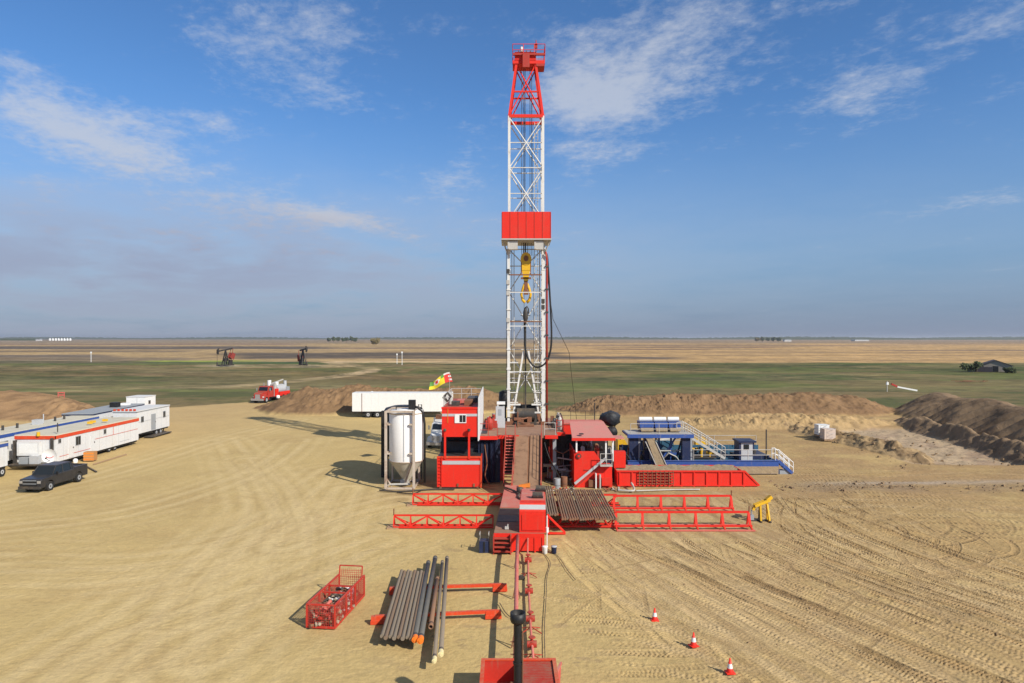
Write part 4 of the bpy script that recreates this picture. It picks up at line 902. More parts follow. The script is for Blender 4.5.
# cones
cn = T('traffic_cone', 'red and white cone nearest the red ladder racks', 'traffic cone', (*W(655,619),0), 0, 'three cones on the sand')
f = MB(); f.box((-.21,-.21,0), (.21,.21,.04)); f.build('base', 'cone_red', cn)
f = MB(); f.lathe([(.165,.04),(.03,.66),(.02,.66)], n=16); f.build('cone_body', 'cone_red', cn)
f = MB(); f.lathe([(.130,.22),(.086,.42)], n=16); f.build('white_band', 'white', cn)
for (px, py, lb) in ((694,646.5,'red and white cone in the middle of the three'), (730.5,673.5,'red and white cone nearest the lower edge of the view')):
    c = copy_tree(cn); c.location = (*W(px,py),0); c['label'] = lb; c.rotation_euler.z = random.random()
for c in [o for o in sc.objects if o.name.startswith('traffic_cone')]: c.scale = (.82,.82,.86)
cn.location.z = gz(cn.location.x, cn.location.y)
# yellow tong stand
r = T('hydraulic_stand', 'yellow and black hydraulic arm on legs beyond the rack end', 'hydraulic stand', (17.85, 48.4, gz(17.85,48.4)))
f = MB(); f.beam((-.65,-.12,1.1), (.45,-.02,1.5), .12, .2); f.beam((-.65,.14,1.1), (.45,.24,1.5), .12, .2); f.beam((.25,.1,1.45), (.6,.15,1.72), .3, .24); f.beam((-.6,0,1.1),(-.75,0,.8),.22,.16); f.build('arm', 'yellow', r)
f = MB(); f.beam((-.7,-.14,1.12), (.3,-.04,1.5), .04, .1); f.box((-.05,-.1,1.25), (.15,.0,1.42)); f.build('ram', 'black', r)
for (x, m_) in ((-.25,'black'),(.35,'yellow')): f = MB(); f.beam((x,.15,0), (x*.8,.1,1.3), .13, .13, m_); f.beam((x,-.25,0), (x*.8,.05,1.2), .12, .12, 'yellow'); f.build('leg', None, r)
f = MB(); f.beam((-.9,0,.05), (.55,0,.05), .1); f.beam((-.3,-.5,.05), (-.3,.4,.05), .1); f.beam((.35,-.5,.05),(.35,.4,.05),.1); f.build('foot_frame', 'dark_steel', r)
f = MB(); f.cyl((-.85,0,.1), (-.85,0,.8), .05, 6); f.box((-.95,-.1,.1), (-.7,.15,.45)); f.build('pump', 'grey_steel', r)

# ---- working clutter round the rig base
hose([(3.0,60.6,.2),(3.8,60.0,.15),(4.9,60.6,.15),(5.3,58.9,.12)], .07, 'dark_steel', 'ground_hose', 'dark hose curling on the sand under the right wing floor')
hose([(2.9,60.9,3.7),(3.3,60.3,2.4),(3.9,60.7,1.2),(4.4,60.2,.2)], .05, 'black', 'hanging_hose', 'black hose hanging from the right wing floor')
hose([(3.6,61.9,3.8),(3.9,61.2,2.9),(4.6,61.3,2.6),(5.5,61.5,3.2)], .05, 'rust', 'hanging_hose', 'rusty hose slung between wing floor and mixing house')
hose([(-2.4,60.1,3.6),(-2.2,59.9,2.0),(-2.35,59.8,.9),(-2.0,59.6,.15)], .05, 'rust', 'hanging_hose', 'rusty hose hanging before the navy curtains')
hose([(2.7,57.2,.12),(3.6,57.6,.12),(4.8,57.0,.12),(5.4,57.9,.12)], .045, 'pale_steel', 'ground_hose', 'pale thin hose on the sand behind the drill pipes')
hose([(-7.6,58.0,.1),(-8.2,56.6,.1),(-9.6,56.9,.1)], .04, 'black', 'ground_hose', 'thin black hose between red tank box and silo')
rgc = random.Random(8)
for (x, y, nm, lb, ct) in ((3.1,58.6,'scrap_pile','low pile of pipe ends beside the grey column','scrap'),(4.7,58.2,'scrap_pile','low pile of fittings before the mixing house corner','scrap'),(2.85,54.3,'scrap_pile','low pile of boards at the far end of the narrow pipe bundle','scrap'),(8.6,57.9,'scrap_pile','low pile of fittings at the foot of the mixing house steps','scrap')):
    f = MB()
    for k in range(16):
        a = rgc.uniform(0,6.28); cx_, cy_ = rgc.uniform(-.6,.6), rgc.uniform(-.35,.35); L_ = rgc.uniform(.15,.45); f.beam((cx_,cy_,.06),(cx_+L_*math.cos(a),cy_+L_*math.sin(a),rgc.uniform(.06,.3)),rgc.uniform(.05,.13),rgc.uniform(.05,.1),rgc.choice(('rust','wood','dark_steel','pale_steel','red_worn')))
    o = f.build(nm, None); o.location = (x,y,0); tag(o, lb, ct, None, 'stuff')
for (x, y, lb) in ((3.9,58.9,'upright grey drum under the right wing floor, close to the column'),(4.55,59.6,'upright rusty drum under the right wing floor, close to the mixing house')):
    r = T('oil_drum', lb, 'drum', (x,y,0)); f = MB(); f.lathe([(.28,0),(.29,.03),(.29,.86),(.28,.88)],n=16); f.build('drum_shell', 'grey_steel' if 'grey' in lb else 'rust', r); f = MB(); 
    f.ring((0,0,.28),(0,0,.31),.305,.28,16); f.build('rib', 'dark_steel', r)

# pipes, valves and boxes crowding the rig floor and its sides
def gear(nm, lb, ct, loc, seed, n, ext, mats):
    g_ = random.Random(seed); r = T(nm, lb, ct, loc); ex, ey, ez = ext
    f = MB(); f.box((-ex,-ey,0),(ex,ey,.12),'dark_steel'); f.build('base', None, r)
    for k in range(n):
        f = MB(); x, y = g_.uniform(-ex*.85,ex*.85), g_.uniform(-ey*.85,ey*.85); h_ = g_.uniform(.3,1.0)*ez; m_ = g_.choice(mats); w_ = g_.uniform(.10,.26)
        q = g_.random()
        if q < .4: f.cyl((x,y,.12),(x,y,.12+h_),w_*.6,10,m_); f.build('pipe_riser', None, r)
        elif q < .75: f.box((x-w_,y-w_,.12),(x+w_,y+w_,.12+h_*.8),m_); f.build('casing_box', None, r)
        else: f.cyl((x-w_*2,y,.12+h_*.6),(x+w_*2,y,.12+h_*.6),w_*.7,10,m_); f.beam((x,y,.12),(x,y,.12+h_*.6),.08,.08,m_); f.build('cylinder', None, r)
gear('floor_manifold', 'crowded pipe manifold on the right wing of the drill floor', 'manifold', (4.35,67.6,FL), 3, 12, (.4,1.6,1.1), ('red_worn','pale_steel','rust','dark_steel'))
gear('floor_manifold', 'crowded red and grey gear left of the mast on the wing floor', 'manifold', (-1.9,68.6,FL), 4, 14, (.9,1.4,1.2), ('red_worn','grey_steel','rust','red'))
gear('engine_skid', 'dark engine and pump clutter behind the drawworks', 'engine', (1.4,72.6,FL), 5, 14, (1.6,1.0,1.3), ('dark_steel','rust','pale_steel','crate_wood'))
gear('side_manifold', 'pipe and valve clutter under the right wing floor', 'manifold', (4.0,62.4,0), 6, 18, (1.0,1.0,2.2), ('dark_steel','rust','grey_steel','pale_steel'))
gear('pump_skid', 'pump and pipe clutter on the ground behind the mixing house', 'pump', (10.2,66.5,0), 7, 16, (1.2,1.6,3.4), ('dark_steel','pale_steel','rust','blue_dark'))
gear('tank_fittings', 'small fittings crowding the mud tank between hut and stairs', 'fittings', (18.2,67.4,1.35), 9, 14, (1.6,1.4,.9), ('blue_teal','dark_steel','pale_steel','yellow'))
# ================================================================== MIDDLE GROUND
# ---- red doghouse and water tank under it
r = T('tank_box', 'lower bright red box tank with silver band and rungs', 'tank', (-4.55, 58.8, 0))
f = MB(); f.box((-1.9,0,.15), (1.9,6.5,2.74), 'red'); f.box((-1.85,.15,2.741), (1.85,6.5,2.78), 'black_tarp_shade'); f.box((-1.8,-.0,.0), (1.8,6.4,.15), 'black'); f.build('tank_body', None, r)  # tank top coloured black so the space behind the front reads dark
f = MB(); f.box((-1.45,-.03,2.1), (1.85,-.003,2.42)); f.build('silver_band', 'silver', r)
f = MB()
for x in (-1.88,-1.5): f.beam((x,-.09,.2), (x,-.09,2.8), .05)
for k in range(8): f.beam((-1.86,-.09,.45+k*.29), (-1.52,-.09,.45+k*.29), .04)
f.build('ladder', 'red', r)
f = MB(); f.box((-1.92,-.06,2.66), (1.93,-.003,2.82)); f.box((1.82,-.07,.1), (1.95,-.004,2.655)); f.build('rim', 'orange_red', r)
f = MB(); f.box((-.2,-.08,.2), (-.05,-.004,.45)); f.box((1.2,-.08,.2), (1.35,-.004,.45)); f.box((-1.7,-.1,0),(-1.5,.05,.2)); f.box((1.5,-.1,0),(1.7,.05,.2)); f.build('drain_fitting', 'rust', r)
for x in (-1.22, .85):
    f = MB(); f.beam((x,-.02,2.6), (x,-.02,5.15), .17); f.build('jack_post', 'red', r); 
    f = MB(); f.cyl((x,-.16,5.0), (x,-.16,5.2), .13, 8); f.build('post_pin', 'dark_steel', r)
r = T('doghouse', 'raised bright red cabin with small window and silver band', 'cabin', (-4.45, 59.0, 4.45))
f = MB(); f.box((-1.62,0,0), (1.5,8.6,2.5)); f.build('cabin_body', 'red', r)
f = MB(); f.box((-1.60,-.03,1.78), (1.5,-.003,2.0)); f.build('silver_band', 'silver', r)
w_ = MB(); w_.box((-.5,-.06,1.2), (.5,-.031,1.95)); w_ = w_.build('window_frame', 'plastic_white', r)
f = MB(); f.box((-.08,-.075,1.28), (.16,-.062,1.88)); f.box((.2,-.075,1.28), (.45,-.062,1.88)); f.build('window_pane', 'glass', w_)
f = MB(); f.box((-1.66,-.05,2.42), (1.52,.0,2.58), 'red'); f.box((-1.6,.02,2.5), (1.48,8.6,2.56), 'red_worn'); f.build('roof', None, r)
f = MB(); f.box((1.5,-.1,-.35), (1.58,.4,2.6)); f.add([(1.53,-.1,2.6),(1.61,-.1,2.6),(1.61,9.0,2.6),(1.53,9.0,2.6),(1.53,-.1,3.4),(1.61,-.1,3.4),(1.61,9.0,3.7),(1.53,9.0,3.7)], [(0,3,2,1),(4,5,6,7),(0,1,5,4),(1,2,6,5),(2,3,7,6),(3,0,4,7)]); f.box((1.53,.4,-.35), (1.61,9.0,2.6)); f.build('wind_wall', 'white_camp', r)
f = MB(); f.rail([(-1.5,.3,2.56),(-1.5,8.3,2.56)], 1.0, .03, 'pale_steel', 1.2); f.rail([(-1.5,8.4,2.56),(1.4,8.4,2.56)], 1.0, .03, 'pale_steel', 1); f.build('roof_railing', None, r)
f = MB(); f.box((-.9,1.2,2.57), (-.2,2.1,2.95), 'dark_steel'); f.box((.2,1.6,2.57), (.9,3.2,3.0), 'rust'); f.box((-.6,3.6,2.57), (.4,5.0,2.85), 'red_pale'); f.cyl((-1.1,2.8,2.57), (-1.1,2.8,3.2), .2, 8, 'pale_steel'); f.box((.3,4.2,2.57),(1.2,6.8,3.0),'dark_steel'); f.build('roof_equipment', None, r)
f = MB(); f.beam((-1.1,-.02,2.6), (-1.1,-.02,1.2), .05, .05); f.build('roof_strap', 'orange', r)
f = MB()
for q in range(3): f.tube([(-1.55+.05*q,.5+.5*q,3.3),(-1.2,.6+.5*q,3.7),(-.9,.7+.5*q,3.3),(-1.2,.8+.5*q,2.9),(-1.55,.5+.5*q,3.3)], .05, 6)
o = f.build('hose_coil', 'dark_steel'); o.location = (-4.55, 59.6, 4.45); tag(o, 'coils of dark hose hung on the cabin roof rail', 'hose coil')
# black block filling the dark gap under the raised cabin
r = T('gap_block', 'large black block filling the gap under the raised red cabin', 'pump', (-4.5, 66.8, 0))
f = MB(); f.box((-1.9,-5.6,2.80), (1.8,-4.6,3.7)); f.box((-1.9,-4.58,2.80), (2.2,1.2,4.3)); f.build('block_body', 'black_tarp_shade', r)
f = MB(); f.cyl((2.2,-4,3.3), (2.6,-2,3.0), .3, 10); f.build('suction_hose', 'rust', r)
# flag on its pole over the cabin
r = T('flag', 'yellow and red flag flapping from a slim pole behind the cabin', 'flag', (-6.15, 66.9, 4.45+2.5))
pz = Z_(372, 66.9)-6.95
f = MB(); f.cyl((0,0,0), (.05,0,pz), .018, 6); f.build('flag_pole', 'pale_steel', r)
nu, nv = 22, 12; f = MB(); top = Vector((.04,0,pz)); vs = []
for i in range(nu+1):
    for j in range(nv+1):
        u, v = i/nu, j/nv; wv = math.sin(u*8.5+v*1.4)*.14*u
        vs.append(top + Vector((-1.95*u + v*-.05 + wv*.3 + .34*v*(1-u), wv-.05*u, -.98*u - .95*v + .55*v*u*.4 + .12*math.sin(u*6))))
fs = []; ms = []
for i in range(nu):
    for j in range(nv):
        u, v = (i+.5)/nu, (j+.5)/nv
        c = 'flag_yellow'
        if u < .14: c = 'flag_white' if j % 4 < 2 else 'flag_red'
        elif u < .30: c = 'flag_red' if v > .15 else 'flag_white'
        if math.hypot((u-.66)*1.9, (v-.35)*.95) < .27: c = 'flag_white'
        if math.hypot((u-.66)*1.9, (v-.35)*.95) < .17: c = 'flag_red'
        if u > .84 and v < .55: c = 'flag_green'
        if .34 < u < .46 and v < .35: c = 'flag_green'
        a = i*(nv+1)+j; f.add([vs[a], vs[a+1], vs[a+nv+2], vs[a+nv+1]], [(0,1,2,3)], c)
o = f.build('flag_cloth', None, r)

# ---- silo
r = T('white_silo', 'tall white hopper silo with cone bottom in a steel frame', 'silo', (-9.35, 60.0, 0))
f = MB(); f.lathe([(1.48,2.25),(1.50,2.3),(1.50,6.5),(1.4,6.68),(.6,6.8)], (.08,0,0), n=32); f.box((.04,-1.53,2.4),(.12,-1.49,6.45),'silver'); f.build('silo_body', 'silo_white', r)
for z in (2.25, 6.4): f = MB(); f.ring((.08,0,z),(.08,0,z+.1),1.54,1.46,32); f.build('ring_band', 'silo_frame', r)
f = MB(); f.lathe([(.2,.45),(.32,.5),(.45,.75),(1.45,2.2),(1.48,2.248)], (.08,0,0), n=28); f.build('hopper_cone', 'silo_cone', r)
for sx in (-1.45, .95):
    for sy in (-1.62, 1.62): g_ = MB(); g_.beam((sx,sy,.1), (sx,sy,6.75), .2 if sy < 0 else .16); g_.build('frame_post', 'silo_frame', r)
f = MB()
for z in (.12, 3.1, 5.6, 6.7):
    for sy in (-1.62, 1.62): 
        if z < 1 or z > 6.5: f.beam((-1.45,sy,z), (.95,sy,z), .16)
        else: f.beam((-1.45,sy,z), (-1.1,sy,z), .14); f.beam((.55,sy,z), (.95,sy,z), .14)
    for sx in (-1.45, .95): f.beam((sx,-1.62,z), (sx,1.62,z), .12)
    f.build('frame_rail', 'silo_frame', r); f = MB()
f.beam((.95,-1.5,3.0),(.1,-.9,.5),.14); f.beam((-1.45,-1.5,1.0),(-1.0,-1.2,.2),.1); f.build('frame_rail', 'silo_frame', r)
f = MB(); f.cyl((.12,0,.15),(.12,0,.48),.2,10); f.box((-.4,-.5,.25),(.3,.2,.6)); f.cyl((-1.2,-1.3,.4),(.6,-1.2,.4),.09,8); f.build('outlet_pipe', 'pale_steel', r)
f = MB(); f.cyl((-.75,-.5,7.0),(.95,-.5,7.0),.05,6); f.cyl((-.75,-.5,6.7),(-.75,-.5,7.0),.05,6); f.tube([(.7,-.5,7.0),(1.15,-.6,6.95),(1.6,-.5,6.5),(1.72,-.5,5.5),(1.72,-.5,.4)], .11, 8); f.build('vent_pipe', 'black', r)
f = MB(); f.box((.35,-.75,6.8),(.92,-.2,7.6)); f.build('dust_filter', 'black', r)
r = T('rear_silo', 'second silo, black sided, standing close behind the white one', 'silo', (-10.25, 64.6, 0))
f = MB(); f.lathe([(.4,.8),(1.85,2.3),(1.9,2.4),(1.9,6.1),(1.7,6.4),(1.0,6.6)], n=28); f.build('silo_body', 'black', r)
f = MB(); f.box((-1.92,-1.2,.05),(-1.4,-.6,6.2)); f.build('black_column', 'black', r)  # plain black column along the left edge of the silo
f = MB()
for x in (1.65, 1.95): f.beam((x,-1.9,0),(x,-1.9,6.9),.07)
for k in range(20): f.beam((1.65,-1.9,.4+k*.34),(1.95,-1.9,.4+k*.34),.04)
f.build('ladder', 'black', r)
for sx in (-1.3, 1.3): f = MB(); f.beam((sx,1.4,0),(sx,1.4,3.2),.16); f.beam((sx,-1.3,0),(sx,-1.3,3.2),.16); f.build('frame_post', 'dark_steel', r)
hose([(-11.2,57.6,.15),(-9.5,57.3,.12),(-6.8,58.1,.12),(-4.9,58.0,.12)], .07, 'dark_steel', 'ground_hose', 'dark hose lying in front of the silo frame')

# ---- driller's red building
r = T('mixing_house', 'red walled mixing house with faded roof and open sides', 'building', (7.15, 59.3, 0))
f = MB(); f.box((-1.75,0,0), (-.0,.08,3.15)); f.add([(0,0,0),(.9,0,0),(.9,0,1.9),(0,0,3.15),(0,.08,0),(.9,.08,0),(.9,.08,1.9),(0,.08,3.15)], [(0,1,2,3),(7,6,5,4),(0,4,5,1),(1,5,6,2),(2,6,7,3),(3,7,4,0)]); f.box((-1.75,.082,0), (-1.67,6,3.15)); f.build('front_wall', 'red', r)
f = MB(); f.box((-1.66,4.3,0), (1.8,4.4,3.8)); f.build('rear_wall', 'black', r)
f = MB(); f.box((.92,.02,0), (1.55,1.5,1.85)); f.box((.6,-.5,.25),(1.5,.0,.9)); f.build('mud_box', 'red', r)
f = MB(); f.add([(-1.95,-.35,4.35),(1.75,-.35,4.35),(1.40,4.6,5.2),(-1.75,4.6,5.2),(-1.95,-.35,4.25),(1.75,-.35,4.25),(1.40,4.6,5.1),(-1.75,4.6,5.1)], [(0,1,2,3),(7,6,5,4),(0,4,5,1),(1,5,6,2),(2,6,7,3),(3,7,4,0)], 'red_roof'); f.box((-1.98,-.39,4.12),(1.78,-.33,4.36),'red'); f.build('roof', None, r)
f = MB(); f.box((1.8,.8,4.1),(2.75,2.4,4.2)); f.build('side_awning', 'red_roof', r)
f = MB(); f.box((2.05,2.2,1.3),(3.1,2.9,2.75)); f.box((1.7,2.3,0),(3.0,2.8,1.298),'black'); f.build('side_box', 'red', r)
for x in (-1.55, 1.0, 1.6, .1): f = MB(); f.beam((x,-.1 if x != .1 else 3,3.1 if x < .05 else 2.3), (x,-.1 if x != .1 else 3,4.25), .13); f.build('post', 'plastic_white', r)
f = MB(); f.beam((-1.7,-.12,.35), (.95,-.12,2.55), .05, .22, 'silver'); f.beam((-1.55,-.14,.15), (.95,-.14,2.2), .05, .10, 'red_worn'); f.build('stair_rail', None, r)
f = MB(); f.box((.45,-.7,1.95),(1.5,.0,2.05),'pale_steel'); f.rail([(.45,-.7,2.05),(1.5,-.7,2.05),(1.5,.0,2.05)],1.0,.03,'pale_steel',.5); f.build('landing', None, r)
f = MB(); f.cyl((-1.35,-.12,2.75),(-1.35,-.02,2.75),.22,14); f.cyl((-1.35,-.15,2.75),(-1.35,-.10,2.75),.12,12,'red'); f.build('valve_wheel', 'dark_steel', r)
f = MB(); f.cyl((-1.1,.2,4.6),(-1.1,.2,4.68),.2,14); f.build('roof_vent', 'black', r)
for k, (x, y, z, s_, c) in enumerate(((-.9,.9,3.2,.35,'pale_steel'),(-.3,1.4,3.4,.3,'dark_steel'),(.35,.8,3.3,.35,'red_worn'),(.75,1.2,3.2,.3,'black'),(-.6,2.4,3.3,.5,'dark_steel'),(.5,2.5,3.1,.5,'rust'))):
    f = MB(); f.box((x-s_*.5,y-s_*.4,.1),(x+s_*.5,y+s_*.4,z)); f.cyl((x,y-s_*.6,z-.1),(x,y+s_*.6,z+.1),s_*.5,9); f.build('mixer', c, r)
f = MB(); f.box((-.9,-.06,1.5),(-.2,-.004,1.56),'red_worn'); f.box((.05,-.5,0),(.15,-.1,1.3),'plastic_white'); f.box((.42,-.5,0),(.52,-.1,1.2),'pale_steel'); f.box((-.5,-.3,.1),(-.05,-.01,.7),'rust'); f.build('pipe_manifold', None, r)
r = T('engine_house', 'red engine house with pale roof behind the mixing house', 'engine house', (5.4, 67.2, 0))
f = MB(); f.box((-.9,0,1.0),(3.6,2.6,4.5)); f.build('house_body', 'red', r)
f = MB(); f.box((-1.0,-.1,4.503),(3.7,2.7,4.65),'red_pale'); f.build('roof', None, r)
f = MB()
for k in range(4): f.box((-.85,-.05,1.5+k*.6),(.9,-.003,1.55+k*.6))
f.build('louvre', 'red_worn', r)
f = MB(); f.rail([(-.9,2.5,4.65),(3.6,2.5,4.65)],.9,.022,None,1.3); f.cyl((3.0,2.2,4.6),(3.0,2.2,6.4),.05,6); f.cyl((-.2,2.0,4.6),(-.5,2.0,5.4),.07,6); f.build('roof_railing', 'dark_steel', r)
# black tarp-covered drums
for (px, py, d, rr, lb) in ((610,418.5,70,.98,'big black covered drum standing beyond the mixing house roof'), (611,431.5,69,.6,'smaller black covered drum under the big black one')):
    x, z = X_(px, d), Z_(py, d); r = T('covered_drum', lb, 'drum', (x, d, z))
    f = MB(); f.lathe([(rr*.6,-rr*.95),(rr*.95,-rr*.7),(rr*1.0,-rr*.1),(rr*1.0,rr*.5),(rr*.8,rr*.85),(rr*.4,rr*.93)],n=18); f.v = [(x*(1.05+.12*math.sin(5*x+3*y+z*4)), y, z*(.72+.12*math.sin(4*x+1)+.06*math.sin(7*x+5*y))) for x, y, z in f.v]; f.build('drum_cover', 'black_tarp_shade', r)
    if rr > .8:
        for sx in (-.5,.5): f = MB(); f.beam((sx,0,-z+.0),(sx,0,-.5),.12); f.build('drum_leg', 'dark_steel', r)
# ---- blue mud tanks
r = T('mud_tank', 'long blue mud tank with handrails and tan splashed side', 'mud tank', (0, 64.8, 0))
xa, xb = X_(628, 64.8), X_(779, 64.8)
f = MB(); f.box((xa,0,.08),(xb,.12,1.3),'blue'); f.box((xa,5.4,.08),(xb,5.52,2.0),'blue_teal'); f.box((xa,.12,.08),(xa+.1,5.4,1.3),'blue'); f.box((xb-.1,.12,.08),(xb,5.4,1.3),'blue'); f.box((xa+.1,.12,.1),(xb-.1,5.4,.75),'mud'); f.box((X_(690,64.8),.12,1.15),(xb-.1,1.3,1.25),'blue_teal'); f.build('tank_hull', None, r)
f = MB(); f.box((X_(717,64.8),-.012,.1),(xb-.02,-.003,.80)); f.build('mud_splash', 'mud', r)
f = MB(); f.box((xa-.03,-.06,1.302),(xb+.03,.2,1.36)); f.build('top_rim', 'blue', r)
f = MB()
for k in range(9): x = xa+1+k*1.5; f.box((x-.5,2.2,.75),(x+.5,4.2,1.5),('blue_teal','dark_steel','blue_dark')[k % 3]); f.cyl((x,3,1.5),(x,3,1.9),.25,8,('pale_steel','blue_teal','dark_steel')[k % 3])
f.build('agitator', None, r)
f = MB(); f.rail([(X_(694,64.8),.1,1.36),(xb-.3,.1,1.36)],1.0,.032,None,2.5); f.rail([(X_(640,64.8),5.2,2.0),(xb-.3,5.2,2.0)],1.0,.03,None,2.0); f.build('handrail', 'pale_steel', r)
f = MB(); f.box((X_(648,64.8),4.9,1.2),(X_(686,64.8),5.35,2.5),'blue_teal'); f.box((X_(697,64.8),1.6,.8),(X_(740,64.8),4.6,1.35),'blue_teal'); f.box((X_(756,64.8),1.6,.8),(X_(776,64.8),4.6,1.55),'blue_dark'); f.build('compartment', None, r)
f = MB(); f.beam((X_(768,66),1.6,1.2),(X_(768,66),1.6,4.1),.10); f.build('vent_pole', 'dark_steel', r)
hx = X_(747.5,65.5); h = T('guard_hut', 'small grey control hut with dark blue roof on the mud tank', 'hut', (hx, 65.6, 1.0))
f = MB(); f.box((-.55,0,.0),(.55,1.5,1.95),'silver'); f.box((-.56,.0,.3),(-.75,1.5,1.95),'blue_dark'); f.box((.56,.2,1.2),(.78,1.4,1.95),'blue_dark'); f.build('hut_body', None, h)
f = MB(); f.box((-.85,-.2,1.953),(.85,1.7,2.12)); f.build('roof', 'blue_dark', h)
f = MB(); f.box((-.32,-.03,1.3),(.2,-.002,1.75)); f.build('window', 'glass', h)
st = T('tank_end_stairs', 'blue and white stairs going down at the mud tank end', 'stairs', (xb+.05, 65.0, 0))
f = MB(); f.beam((0,0,1.3),(1.35,0,.1),.08,.28); f.beam((0,.9,1.3),(1.35,.9,.1),.08,.28); f.build('stringer', 'blue', st)
f = MB()
for i in range(5): f.box((.1+i*.27,.05,1.1-i*.24),(.38+i*.27,.85,1.15-i*.24))
f.build('treads', 'blue', st)
for y in (0,.9): f = MB(); f.rail([(-.3,y,1.36),(0,y,1.36),(1.4,y,.15)],1.0,.04,None,.55); f.build('handrail', 'plastic_white', st)
f = MB(); f.box((.15,.08,0),(1.1,.8,.35)); f.build('step_base', 'grey_steel', st)
# shaker platform
r = T('shaker_platform', 'raised blue platform on dark columns over the mud tanks', 'platform', (0, 64.8, 0))
pa, pb = X_(627.5,64.8), X_(694,64.8)
f = MB(); f.box((pa,-.05,3.50),(pb,.12,3.84),'blue'); f.box((pa,.12,3.65),(pb,3.2,3.82),'blue'); f.box((pa+.1,.13,3.821),(pb-.1,3.1,3.86),'pale_steel'); f.build('deck', None, r)
for (p0, p1) in ((629,638),(644,649),(682,690)):
    f = MB(); f.box((X_(p0,65.3),.3,.6),(X_(p1,65.3),.9,3.49),'blue_dark'); f.box((X_(p1,65.3)+.02,.35,.6),(X_(p1,65.3)+.2,.5,3.49),'grey_steel'); f.build('column', None, r)
f = MB(); f.rail([(pa+.3,.0,3.85),(pb-.6,.0,3.85)],1.0,.03,None,3.0); f.build('handrail', 'pale_steel', r)
for (p0, p1, lb) in ((640,654,'blue shale shaker at the mixing house end of the platform'),(655,668,'blue shale shaker in the middle of the platform'),(669,681,'blue shale shaker nearest the platform stairs')):
    d = 66.4; s_ = T('shale_shaker', lb, 'shaker', (X_(p0,d), d, 3.86), 0, 'shakers on the blue platform'); L = X_(p1,d)-X_(p0,d)-.06
    f = MB(); f.box((0,0,.42),(L+.05,1.6,.95),'blue'); f.box((.05,-.4,.1),(L-.05,1.5,.40),'mud'); f.build('shaker_body', None, s_)
    f = MB(); f.beam((.1,0,0),(.1,0,.5),.12); f.beam((L-.1,0,0),(L-.1,0,.5),.12); f.build('leg', 'blue', s_)
    f = MB(); f.cyl((.02,.6,1.18),(L-.02,.6,1.18),.22,14); f.build('motor_cover', 'white', s_)
for k, (a_, b_) in enumerate((((639,1.0),(645,3.4)),((650,3.4),(663,1.4)),((663,1.4),(676,3.4)),((676,1.2),(682,3.3)))):
    f = MB(); f.beam((X_(a_[0],66.2),1.4,a_[1]),(X_(b_[0],66.2),1.4,b_[1]),.14,.14); f.build('brace', 'blue_dark' if k % 2 else 'blue', r)
for px in (641,660,672,692):
    f = MB(); f.beam((X_(px,67),2.6,.6),(X_(px,67),2.6,3.6),.16,.16); f.build('rear_post', 'blue', r)
f = MB(); f.beam((pa+.2,1.2,2.1),(pb-.3,1.2,2.1),.10,.10); f.build('cross_pipe', 'pale_steel', r)
f = MB(); f.beam((pa+.2,2.4,1.6),(pb-.3,2.4,1.6),.2,.2); f.build('cross_pipe', 'blue', r)
cs = T('cuttings_chute', 'tan mud caked chute sloping from platform to the red bin', 'chute', (X_(646,64), 64.3, 0))
f = MB(); f.prism([(.1,3.48),(.75,3.48),(2.0,.9),(1.1,.8)], 'y', -.35, .35); f.build('chute_body', 'mud', cs)
f = MB(); f.beam((-.05,-.38,3.3),(1.05,-.38,.85),.08); f.beam((.9,-.38,3.3),(2.0,-.38,.9),.08); f.build('side_rail', 'pale_steel', cs)
st = T('platform_stairs', 'long pale stairs slanting from blue platform to the tank top', 'stairs', (pb-.5, 66.2, 0))
for y in (0,1.0): f = MB(); f.beam((0,y,3.7),(3.9,y,1.3),.08,.24); f.build('stringer', 'pale_steel', st)
f = MB()
for i in range(11): f.box((.1+i*.35,.05,3.55-i*.215),(.4+i*.35,.95,3.6-i*.215))
f.build('treads', 'pale_steel', st)
for y in (0,1.0): f = MB(); f.rail([(-.8,y,3.75),(0,y,3.75),(3.9,y,1.35)],1.05,.04,None,1.0); f.build('handrail', 'pale_steel', st)
f = MB(); f.rail([(-.6,1.8,3.75),(3.6,1.8,1.5)],1.05,.035,None,1.0)
f.build('rear_handrail', 'pale_steel', st)
# loader and yellow machine glimpsed behind
for (p0, p1, y0, y1, d, lb) in ((696,711,439,452,74,'yellow machine part seen behind the long pale stairs'),(618,628,440,450,72,'yellow machine part seen between mixing house and platform')):
    r = T('yellow_engine', lb, 'engine', (X_(p0,d), d, 0)); L = X_(p1,d)-X_(p0,d); zt = Z_(y0,d)
    f = MB(); f.prism([(0,.5),(L,.5),(L,zt*.75),(L*.7,zt),(0,zt)], 'y', 0, 1.6); f.build('hood', 'yellow', r)
    f = MB(); f.box((.1,.1,0),(L-.1,1.5,.5)); f.cyl((L*.3,.3,zt),(L*.3,.3,zt+.5),.07,7); f.build('base', 'dark_steel', r)
r = T('centrifuge', 'grey and black centrifuge seen through the blue platform columns', 'centrifuge', (X_(664,70), 70.6, 0))
f = MB(); f.cyl((-.8,0,3.0),(1.2,0,3.4),.42,14,'dark_steel'); f.cyl((-.6,-.5,2.4),(1.6,-.3,2.9),.25,12,'pale_steel'); f.lathe([(.3,0),(.4,.2),(.3,.5)],(-.4,-.5,3.2),12,'plastic_white'); f.build('drum', None, r)
f = MB(); f.beam((-.7,0,0),(-.7,0,2.9),.15); f.beam((.9,0,0),(.9,0,3.0),.15); f.beam((-1.3,0,0),(-1.1,0,3.4),.2); f.build('stand', 'dark_steel', r)
